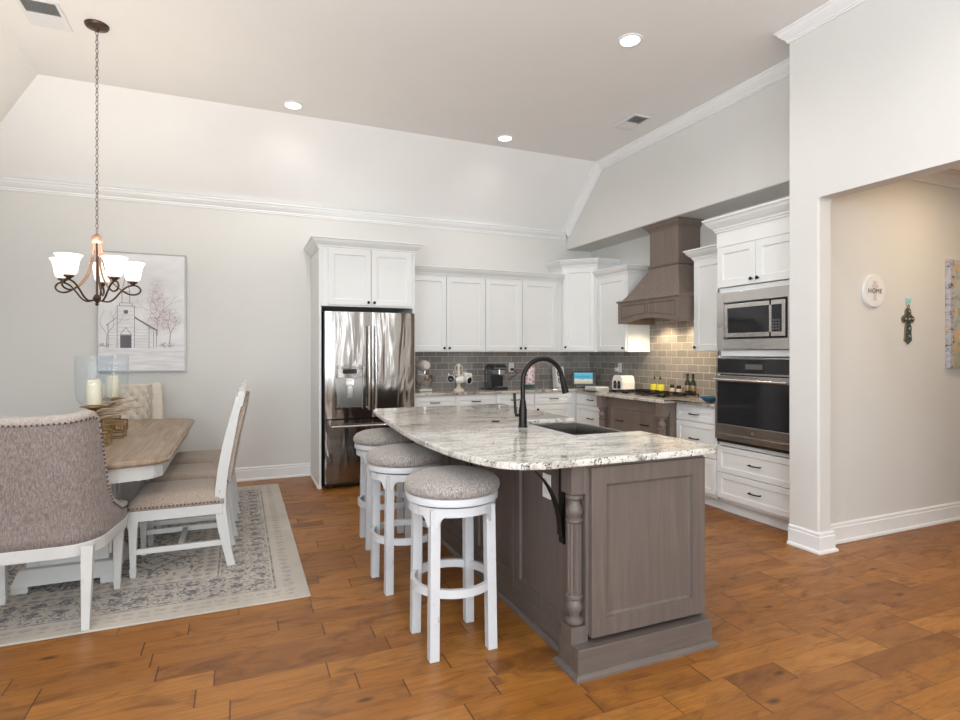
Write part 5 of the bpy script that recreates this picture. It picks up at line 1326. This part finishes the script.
MB().box((-1.045, yy, 1.735), (-1.01, yy + 0.0012, 1.77)).build('church_window', 'inkdark', cv)

# ---------------------------------------------------------------- hall wall pieces
YH = 2.72
hs = thing('home_sign', 'round white sign reading HOME with a pale cross motif on hall wall', 'sign', (4.314, YH - 0.02, 1.70))
MB().lathe([(0.0, -0.020), (0.117, -0.020), (0.122, -0.016), (0.122, 0.0)], (4.314, YH - 0.001, 1.812), 48, 'y').build('disc', 'plastic_white', hs, smooth=True)
M['sign_taupe'] = plain('sign_taupe', (0.62, 0.54, 0.51), 0.8); M['sign_dark'] = plain('sign_lettering', (0.17, 0.13, 0.12), 0.8)
MB().box((4.294, YH - 0.0218, 1.740), (4.334, YH - 0.0212, 1.885)).box((4.276, YH - 0.0217, 1.834), (4.2939, YH - 0.0212, 1.858)).box((4.3341, YH - 0.0217, 1.834), (4.352, YH - 0.0212, 1.858)).build('cross_motif', 'sign_taupe', hs)
def text(body, size, loc, name, mat, parent):
    cu = bpy.data.curves.new(name, 'FONT'); cu.body = body; cu.size = size; cu.align_x = 'CENTER'; cu.extrude = 0.0006; cu.space_character = 1.15
    tmp = bpy.data.objects.new(name, cu); C.objects.link(tmp)
    me = bpy.data.meshes.new_from_object(tmp.evaluated_get(bpy.context.evaluated_depsgraph_get()))
    bpy.data.objects.remove(tmp)
    off = Vector(parent['_o'])
    for v in me.vertices:
        v.co = Vector((loc[0] + v.co.x, loc[1] - v.co.z, loc[2] + v.co.y)) - off
    me.materials.clear(); me.materials.append(M[mat])
    o = bpy.data.objects.new(name, me); C.objects.link(o); o.parent = parent; o['_o'] = tuple(off); return o
text('HOME', 0.052, (4.314, YH - 0.0235, 1.794), 'lettering', 'sign_dark', hs)

cr = thing('hanging_cross', 'small ornate dark green and gilt cross hanging on hall wall', 'wall cross', (4.729, YH - 0.02, 1.44))
M['verdigris'] = plain('verdigris_stones', (0.06, 0.10, 0.085), 0.3, 0.2, 0.3, 60)
M['crossgold'] = plain('cross_gilt_edge', (0.34, 0.25, 0.15), 0.35, 0.7)
M['aqua'] = plain('aqua_ribbon', (0.30, 0.62, 0.62), 0.6)
cx_, cz_ = 4.729, 1.60
def cross_piece(y0, y1, g, name, mat):
    m_ = MB()
    m_.prism([(cx_ - 0.044 * g, cz_ - 0.150), (cx_, cz_ - 0.150 - 0.03 * g), (cx_ + 0.044 * g, cz_ - 0.150), (cx_ + 0.024 * g, cz_), (cx_ - 0.024 * g, cz_)], y0, y1, 'y')
    for k_, (dx, dz, r_) in enumerate(((-0.046, 0.012, 0.028), (0.046, 0.012, 0.028), (0, 0.066, 0.034), (0, 0.012, 0.034), (-0.026, 0.036, 0.018), (0.026, 0.036, 0.018), (0, -0.06, 0.038))):
        m_.cyl((cx_ + dx, y0 - 0.0003 * (k_ + 1), cz_ + dz), r_ * g - (0.004 if g < 1 else 0), y1 - y0, 16, 'y')
    m_.build(name, mat, cr)
cross_piece(YH - 0.010, YH - 0.001, 1.05, 'gilt_cross', 'crossgold')
cross_piece(YH - 0.015, YH - 0.010, 0.78, 'inlay', 'verdigris')
mb = MB()
for (a, b) in ((0, 0.07), (0, 0.012), (0.046, 0.012), (-0.046, 0.012), (0, -0.06), (0, -0.12)): mb.ball((cx_ + a, YH - 0.018, cz_ + b), 0.011, 10, 6)
mb.build('beads', 'silver', cr, smooth='all')
MB().tube([(cx_ + 0.012 * math.cos(2 * PI * k / 14), YH - 0.010, cz_ + 0.108 + 0.014 * math.sin(2 * PI * k / 14)) for k in range(14)], 0.004, 6, closed=True).build('hanging_ring', 'crossgold', cr, smooth='all')
MB().box((cx_ - 0.011, YH - 0.012, cz_ + 0.12), (cx_ + 0.011, YH - 0.008, cz_ + 0.165)).tube([(cx_, YH - 0.01, cz_ + 0.15), (cx_ - 0.028, YH - 0.012, cz_ + 0.175), (cx_ - 0.02, YH - 0.012, cz_ + 0.14), (cx_, YH - 0.01, cz_ + 0.15), (cx_ + 0.02, YH - 0.012, cz_ + 0.14), (cx_ + 0.028, YH - 0.012, cz_ + 0.175)], 0.004, 6).build('ribbon', 'aqua', cr)

def birch_mat():
    t = NT('birch_painting', 0.7); g = t.geo(); X, Y, Z_ = t.sep(g)
    n = t.noise(t.map(g, (1, 1, 0.8)), 18, 5, 0.8)
    b = t.ramp(n, [(0.3, (0.16, 0.20, 0.20)), (0.45, (0.36, 0.40, 0.36)), (0.55, (0.55, 0.55, 0.50)), (0.7, (0.30, 0.34, 0.25))])
    org = t.ramp(t.noise(g, 4.5, 3, 0.6), [(0.5, 0.0), (0.60, 0.9)])
    b = t.mix(t.math('MULTIPLY', org, t.ramp(t.noise(g, 50, 3), [(0.4, 0), (0.55, 1)])), b, (0.85, 0.42, 0.04))
    low = t.ramp(t.math('SUBTRACT', Z_, 1.23), [(0.0, 1.0), (0.25, 0.0)])
    b = t.mix(t.math('MULTIPLY', low, n), b, (0.16, 0.22, 0.10))
    fx_ = t.math('FRACT', t.math('MULTIPLY', t.math('ADD', X, t.math('MULTIPLY', n, 0.02)), 6.8))
    tr = t.math('MULTIPLY', t.math('LESS_THAN', fx_, 0.88), t.math('GREATER_THAN', fx_, 0.52))
    bark = t.ramp(t.noise(t.map(g, (1, 1, 1.8)), 16, 4, 0.8), [(0.38, (0.06, 0.06, 0.07)), (0.47, (0.40, 0.40, 0.46)), (0.8, (0.58, 0.56, 0.60))])
    t.col(t.mix(tr, b, bark)); return t.m
M['birch'] = birch_mat()
bp = thing('birch_canvas', 'tall canvas of birch trunks with orange foliage at the frame right edge', 'painting', (5.55, YH - 0.04, 1.233))
MB().box((5.215, YH - 0.04, 1.233), (5.90, YH - 0.002, 2.10)).build('canvas', 'birch', bp, bevel=0.002)

# ---------------------------------------------------------------- counter things
CT = 0.9155
M['mixer'] = plain('pale_mixer_enamel', (0.62, 0.58, 0.54), 0.2)
mx = thing('stand_mixer', 'pale stand mixer with steel bowl on the counter beside the refrigerator', 'stand mixer', (1.95, 6.2, CT))
x, y = 1.925, 6.20
MB().box((x - 0.075, y - 0.12, CT), (x + 0.075, y + 0.12, CT + 0.03)).build('base', 'mixer', mx, bevel=0.012)
MB().hexa([(x - 0.045, y + 0.05, CT + 0.03), (x + 0.045, y + 0.05, CT + 0.03), (x + 0.045, y + 0.12, CT + 0.03), (x - 0.045, y + 0.12, CT + 0.03)], [(x - 0.04, y + 0.06, CT + 0.25), (x + 0.04, y + 0.06, CT + 0.25), (x + 0.04, y + 0.12, CT + 0.25), (x - 0.04, y + 0.12, CT + 0.25)]).build('column', 'mixer', mx, bevel=0.01)
MB().lathe([(0, -0.16), (0.035, -0.155), (0.055, -0.12), (0.062, -0.04), (0.062, 0.06), (0.05, 0.12), (0, 0.135)], (x, y, CT + 0.29), 24, 'y').build('motor_head', 'mixer', mx, smooth=True)
MB().cyl((x, y - 0.07, CT + 0.20), 0.018, 0.05, 14).build('beater_hub', 'steel', mx, smooth=True)
MB().lathe([(0.05, 0.032), (0.055, 0.045), (0.085, 0.09), (0.095, 0.14), (0.098, 0.185), (0.094, 0.185), (0.08, 0.09), (0.0, 0.05)], (x, y - 0.05, CT), 28, close=False).build('bowl', 'steel', mx, smooth=True)

mt = thing('mug_tree', 'cream mug stand on the back counter with a looped top', 'mug stand', (2.28, 6.08, CT))
x, y = 2.315, 6.08
MB().lathe([(0.065, 0.0), (0.062, 0.012), (0.03, 0.035), (0.018, 0.06), (0.022, 0.10), (0.014, 0.14), (0.018, 0.20), (0.012, 0.26), (0.016, 0.29), (0.008, 0.31), (0, 0.312)], (x, y, CT), 22).build('stem', 'cream', mt, smooth=True)
for a in (0.5, 2.2, 3.9, 5.4):
    ca, sa = math.cos(a), math.sin(a)
    MB().tube([(x, y, CT + 0.19), (x + ca * 0.045, y + sa * 0.045, CT + 0.175), (x + ca * 0.07, y + sa * 0.07, CT + 0.20), (x + ca * 0.075, y + sa * 0.075, CT + 0.225)], 0.005, 8).build('hook', 'cream', mt, smooth='all')
for s in (-1, 1): MB().tube([(x, y, CT + 0.20), (x + s * 0.04, y, CT + 0.23), (x + s * 0.045, y, CT + 0.27), (x + s * 0.02, y, CT + 0.30), (x, y, CT + 0.30)], 0.0045, 8).build('loop', 'cream', mt, smooth='all')
def mug(px, py_, pz, ax, lbl, dark=False):
    t = thing('mug', lbl, 'mug', (px, py_, pz), 'mugs hanging on the mug stand')
    ax = Vector(ax).normalized(); rot = Vector(Z).rotation_difference(ax).to_matrix().to_4x4()
    Mm = Matrix.Translation((px, py_, pz)) @ rot
    b = MB(Mm).lathe([(0, -0.045), (0.032, -0.045), (0.040, -0.02), (0.042, 0.045), (0.038, 0.045), (0.035, -0.02), (0, -0.035)], seg=22, close=False).build('cup', 'ceramic', t, smooth=True)
    MB(Mm).lathe([(0.0368, 0.040), (0.034, -0.018), (0, -0.033)], seg=22, close=False).build('inside', 'ceramic_dark' if dark else 'ceramic', t, smooth=True)
    MB(Mm).tube([(0, 0.040, 0.025), (0, 0.066, 0.018), (0, 0.070, -0.005), (0, 0.040, -0.022)], 0.005, 8).build('handle', 'ceramic', t, smooth='all')
mug(x - 0.105, y - 0.05, CT + 0.145, (-0.5, -0.8, -0.1), 'white mug with dark inside hanging left on the mug stand', True)
mug(x - 0.025, y - 0.105, CT + 0.130, (0.9, -0.3, 0.2), 'white mug hanging in front on the mug stand')
mug(x + 0.075, y - 0.075, CT + 0.125, (0.35, -0.85, -0.15), 'white mug with dark inside hanging right on the mug stand', True)
mug(x + 0.115, y + 0.035, CT + 0.165, (0.9, 0.1, -0.2), 'white mug hanging behind right on the mug stand')

cm = thing('coffee_maker', 'black and silver single serve coffee maker on the back counter', 'coffee maker', (2.78, 6.15, CT))
x0, y0 = 2.735, 6.03
MB().box((x0, y0, CT), (x0 + 0.19, y0 + 0.28, CT + 0.03)).box((x0, y0 + 0.14, CT + 0.03), (x0 + 0.19, y0 + 0.28, CT + 0.24)).build('body', 'black_plastic', cm, bevel=0.008)
MB().hexa([(x0 - 0.005, y0 + 0.0, CT + 0.24), (x0 + 0.195, y0 + 0.0, CT + 0.24), (x0 + 0.195, y0 + 0.285, CT + 0.24), (x0 - 0.005, y0 + 0.285, CT + 0.24)], [(x0 + 0.03, y0 + 0.03, CT + 0.30), (x0 + 0.165, y0 + 0.03, CT + 0.30), (x0 + 0.165, y0 + 0.26, CT + 0.30), (x0 + 0.03, y0 + 0.26, CT + 0.30)]).build('lid', 'black_plastic', cm, bevel=0.01)
MB().box((x0 + 0.085, y0 + 0.03, CT + 0.17), (x0 + 0.165, y0 + 0.14, CT + 0.24)).build('brew_head', 'steel', cm, bevel=0.006)
MB().box((x0 + 0.01, y0 - 0.004, CT + 0.248), (x0 + 0.18, y0 + 0.0, CT + 0.258)).build('silver_trim', 'silver', cm)
MB().box((x0 - 0.075, y0 + 0.04, CT + 0.012), (x0 - 0.004, y0 + 0.26, CT + 0.26)).build('water_tank', 'clear', cm, bevel=0.01)
MB().box((x0 - 0.077, y0 + 0.038, CT), (x0 - 0.002, y0 + 0.262, CT + 0.011)).build('tank_base', 'black_plastic', cm, bevel=0.003)
MB().box((x0 + 0.05, y0 + 0.005, CT + 0.03), (x0 + 0.17, y0 + 0.12, CT + 0.038)).build('drip_tray', 'steel', cm)

def pink_mat():
    t = NT('pink_floral_print', 0.4); g = t.geo(); v = t.vor(g, 38); s = t.vor(t.map(g, loc=(1, 2, 3)), 25)
    b = t.ramp(v, [(0.25, (0.50, 0.07, 0.13)), (0.45, (0.72, 0.62, 0.62))])
    b = t.mix(t.ramp(s, [(0.2, 0.7), (0.3, 0.0)]), b, (0.12, 0.06, 0.09))
    t.col(b); return t.m
M['pink'] = pink_mat(); M['teal_glass'] = glass('teal_glass', (0.45, 0.80, 0.78), 0.05)
pv = thing('patterned_canister', 'tall pink and white patterned canister with teal glass base behind the faucet', 'canister', (3.275, 6.15, CT))
MB().lathe([(0.055, 0), (0.06, 0.01), (0.05, 0.04), (0.03, 0.048), (0, 0.048)], (3.275, 6.15, CT), 24).build('base', 'teal_glass', pv, smooth=True)
MB().lathe([(0.0, 0.049), (0.060, 0.049), (0.065, 0.06), (0.065, 0.25), (0.055, 0.28), (0.03, 0.29), (0, 0.292)], (3.275, 6.15, CT), 28).build('patterned_body', 'pink', pv, smooth=True)
kb = thing('knife_block', 'white upright knife block with black handles on the back counter', 'knife block', (3.74, 6.22, CT))
MB().hexa([(3.68, 6.16, CT), (3.80, 6.16, CT), (3.80, 6.28, CT), (3.68, 6.28, CT)], [(3.68, 6.22, CT + 0.26), (3.80, 6.22, CT + 0.26), (3.80, 6.31, CT + 0.26), (3.68, 6.31, CT + 0.26)]).build('block', 'ceramic', kb, bevel=0.006)
for i, (dx, dz_) in enumerate(((0.03, 0.14), (0.07, 0.10), (0.035, 0.05))):
    MB().tube([(3.675 + dx + 0.016 * math.cos(2 * PI * k / 12), 6.150 + 0.06 * (dz_ / 0.26), CT + dz_ + 0.03 * math.sin(2 * PI * k / 12) + 0.035) for k in range(12)], 0.0055, 6, closed=True).build('handle', 'black_plastic', kb, smooth='all')

def screen_mat():
    t = NT('beach_picture_screen', 0.3); g = t.geo(); X, Y, Z_ = t.sep(g)
    n = t.noise(g, 30, 3)
    c = t.ramp(t.math('ADD', t.math('MULTIPLY', t.math('SUBTRACT', Z_, 0.98), 6.0), t.math('MULTIPLY', n, 0.25)), [(0.15, (0.45, 0.36, 0.22)), (0.3, (0.50, 0.62, 0.60)), (0.45, (0.02, 0.30, 0.42)), (0.75, (0.03, 0.42, 0.62)), (1.0, (0.25, 0.62, 0.80))])
    t.col(c); t.l(c, t.b.inputs['Emission Color']); t.b.inputs['Emission Strength'].default_value = 0.25
    return t.m
M['screen'] = screen_mat()
sd = thing('smart_display', 'black framed smart display showing a blue beach in the counter corner', 'display', (3.95, 5.98, CT))
d_ = Vector((0.60, -0.80, 0)).normalized(); d_ = Vector((-0.49, -0.87, 0))
u_ = Vector((0.87, -0.49, 0))
Fs = frame((3.95 - 0.145 * u_.x, 5.98 - 0.145 * u_.y, CT), u_, d_)
MB(Fs).hexa([(0, 0.0, 0.03), (0.29, 0.0, 0.03), (0.29, 0.018, 0.03), (0, 0.018, 0.03)], [(0, -0.03, 0.20), (0.29, -0.03, 0.20), (0.29, -0.012, 0.20), (0, -0.012, 0.20)]).build('bezel', 'black_plastic', sd, bevel=0.003)
MB(Fs).hexa([(0.025, 0.0155, 0.05), (0.25, 0.0155, 0.05), (0.25, 0.0165, 0.05), (0.025, 0.0165, 0.05)], [(0.025, -0.0085, 0.184), (0.25, -0.0085, 0.184), (0.25, -0.0072, 0.184), (0.025, -0.0072, 0.184)]).build('screen', 'screen', sd)
MB(Fs).box((0.03, -0.08, 0), (0.26, 0.03, 0.035)).build('speaker_base', 'black_plastic', sd, bevel=0.008)
def cur(pts): return [(a, 0.013 - 0.024 * (c - 0.05) / 0.134 + 0.0045, c) for a, c in pts]
MB(Fs).tube(cur([(0.045 + 0.012 * k, 0.135 + 0.014 * math.sin(k * 2.1)) for k in range(15)]), 0.0022, 5).build('script_mark', 'ceramic_dark', sd)

tag(MB().box((3.80, 5.50, CT), (3.98, 5.74, CT + 0.022)).box((3.78, 5.48, CT + 0.0225), (3.96, 5.70, CT + 0.038)).build('folded_towels', 'ceramic', bevel=0.006), 'folded white cloths on the counter beside the display', 'cloth')
to = thing('toaster', 'white toaster with dark front on the counter left of the cooktop', 'toaster', (4.02, 5.30, CT))
x, y = 4.03, 5.30
def prof(y_): return 0
mb = MB()
pp = [(-0.095, 0.012), (0.095, 0.012), (0.10, 0.10), (0.088, 0.155), (0.06, 0.178), (-0.06, 0.178), (-0.088, 0.155), (-0.10, 0.10)]
mb.hexa([(x - 0.085, y + a, CT + b) for a, b in pp], [(x + 0.085, y + a, CT + b) for a, b in pp]); mb.build('shell', 'ceramic', to, bevel=0.008)
MB().box((x - 0.075, y - 0.08, CT), (x + 0.075, y + 0.08, CT + 0.012)).build('feet', 'black_plastic', to)
for s in (-1, 1):
    MB().prism([(y + s * 0.036 - 0.026, CT + 0.03), (y + s * 0.036 + 0.026, CT + 0.03), (y + s * 0.036 + 0.026, CT + 0.09), (y + s * 0.036 + 0.014, CT + 0.118), (y + s * 0.036 - 0.014, CT + 0.118), (y + s * 0.036 - 0.026, CT + 0.09)], x - 0.092, x - 0.085, 'x').build('front_panel', 'black_plastic', to)
    MB().box((x - 0.108, y + s * 0.036 - 0.012, CT + 0.075), (x - 0.092, y + s * 0.036 + 0.012, CT + 0.088)).build('lever', 'steel', to)
    MB().box((x - 0.06, y + s * 0.036 - 0.010, CT + 0.176), (x + 0.06, y + s * 0.036 + 0.010, CT + 0.1795)).build('slot', 'grille_dark', to)

# cooktop with grates
ck = thing('gas_cooktop', 'stainless gas cooktop with black grates in the range counter', 'cooktop', (3.92, 4.68, 0.915))
MB().box((3.67, 4.24, 0.9152), (4.18, 5.12, 0.925)).build('steel_pan', 'steel', ck, bevel=0.003)
for k in range(3):
    ya = 4.27 + k * 0.285; mb = MB(); zt = 0.948
    for xx in (3.70, 3.81, 3.93, 4.04, 4.15): mb.box((xx - 0.0035, ya, zt - 0.008), (xx + 0.0035, ya + 0.265, zt))
    for yy in (ya, ya + 0.13, ya + 0.255): mb.box((3.70, yy, zt - 0.008), (4.15, yy + 0.008, zt))
    for xx in (3.70, 4.15):
        for yy in (ya + 0.005, ya + 0.26): mb.box((xx - 0.006, yy - 0.006, 0.925), (xx + 0.006, yy + 0.006, zt - 0.010))
    mb.build('grate', 'black', ck)
for (xx, yy) in ((3.80, 4.40), (4.05, 4.40), (3.92, 4.68), (3.80, 4.96), (4.05, 4.96)): MB().lathe([(0.045, 0.0), (0.045, 0.012), (0.03, 0.018), (0, 0.018)], (xx, yy, 0.925), 18).build('burner', 'black', ck, smooth=True)
# bottles and jars behind the cooktop
def oilb(x, y, lbl):
    t = thing('oil_cruet', lbl, 'cruet', (x, y, CT), 'yellow oil cruets behind the cooktop')
    MB().lathe([(0.038, 0), (0.043, 0.01), (0.043, 0.088), (0, 0.088)], (x, y, CT + 0.001), 20).build('oil', 'oil', t, smooth=True)
    MB().lathe([(0.034, 0.0895), (0.043, 0.092), (0.041, 0.105), (0.030, 0.118), (0.010, 0.126), (0.008, 0.144), (0, 0.144)], (x, y, CT), 20).build('glass_neck', 'clear', t, smooth=True)
    MB().lathe([(0.009, 0.143), (0.012, 0.148), (0.009, 0.160), (0.004, 0.166), (0.003, 0.18), (0, 0.18)], (x, y, CT), 12).build('pourer', 'black', t, smooth=True)
oilb(4.26, 5.045, 'small glass cruet of yellow oil, left of the two behind the cooktop'); oilb(4.26, 4.952, 'small glass cruet of yellow oil, right of the two behind the cooktop')
M['salt'] = plain('pale_spice', (0.62, 0.52, 0.42), 0.4)
for (x, y, h, l_) in ((4.27, 4.775, 0.085, 'taller clear spice jar with black cap behind the cooktop'), (4.27, 4.675, 0.080, 'shorter clear spice jar with black cap beside the dark bottles')):
    t = thing('spice_jar', l_, 'jar', (x, y, CT), 'black capped spice jars')
    MB().lathe([(0.024, 0), (0.025, 0.004), (0.025, h - 0.03), (0.02, h - 0.025), (0, h - 0.025)], (x, y, CT), 18).build('glass_body', 'salt', t, smooth=True)
    MB().cyl((x, y, CT + h - 0.024), 0.023, 0.034, 18).build('cap', 'black_plastic', t, smooth=True)
for (x, y, l_) in ((4.28, 4.56, 'slim dark glass bottle, left of the two beside the cooktop'), (4.28, 4.482, 'slim dark glass bottle, right of the two beside the cooktop')):
    t = thing('glass_bottle', l_, 'bottle', (x, y, CT), 'dark bottles by the cooktop')
    MB().lathe([(0.026, 0), (0.028, 0.006), (0.028, 0.125), (0.020, 0.145), (0.011, 0.160), (0.011, 0.195), (0, 0.195)], (x, y, CT), 20).build('body', 'bottle', t, smooth=True)
    MB().cyl((x, y, CT + 0.1952), 0.013, 0.024, 14).build('cap', 'black', t, smooth=True)
    MB().lathe([(0.0283, 0.045), (0.0287, 0.046), (0.0287, 0.10), (0.0283, 0.101)], (x, y, CT), 20, close=False).build('paper_label', 'crossgold', t, smooth=True)
tag(MB().lathe([(0.025, 0.0), (0.055, 0.012), (0.088, 0.035), (0.098, 0.046), (0.088, 0.042), (0.05, 0.018), (0, 0.010)], (3.84, 3.82, CT), 28).build('blue_dish', 'blue', smooth=True), 'small dark blue glazed dish on the counter left of the oven tower', 'dish')
tag(MB().lathe([(0.02, 0), (0.03, 0.004), (0.045, 0.018), (0.04, 0.016), (0.02, 0.007), (0, 0.006)], (3.80, 5.16, CT), 20).build('spoon_rest', 'ceramic_dark', smooth=True), 'tiny dark spoon rest on the counter between toaster and cooktop', 'spoon rest')
o1_ = outlet(frame((3.175, YB - 0.0125, 1.165), (1, 0, 0), (0, -1, 0)), 'white outlet with a black plug on the back wall right of the coffee maker')
MB(frame((3.175, YB - 0.0125, 1.165), (1, 0, 0), (0, -1, 0))).box((-0.016, 0.008, -0.04), (0.016, 0.04, -0.01)).tube([(0, 0.03, -0.03), (0.04, 0.04, -0.05), (0.07, 0.03, -0.07), (0.05, 0.03, -0.10), (0.0, 0.02, -0.12), (-0.05, 0.02, -0.17)], 0.004, 6).build('plug_and_cord', 'black_plastic', o1_)
o2_ = outlet(frame((XW - 0.0125, 5.80, 1.165), (0, -1, 0), (-1, 0, 0)), 'white outlet with a plugged in adapter on the wall behind the toaster')
MB(frame((XW - 0.0125, 5.80, 1.165), (0, -1, 0), (-1, 0, 0))).box((-0.045, 0.008, -0.045), (0.0, 0.05, 0.0)).build('adapter', 'plastic_white', o2_, bevel=0.004)

# bookkeeping used while building is not part of the scene
for o in C.objects:
    if '_o' in o.keys(): del o['_o']
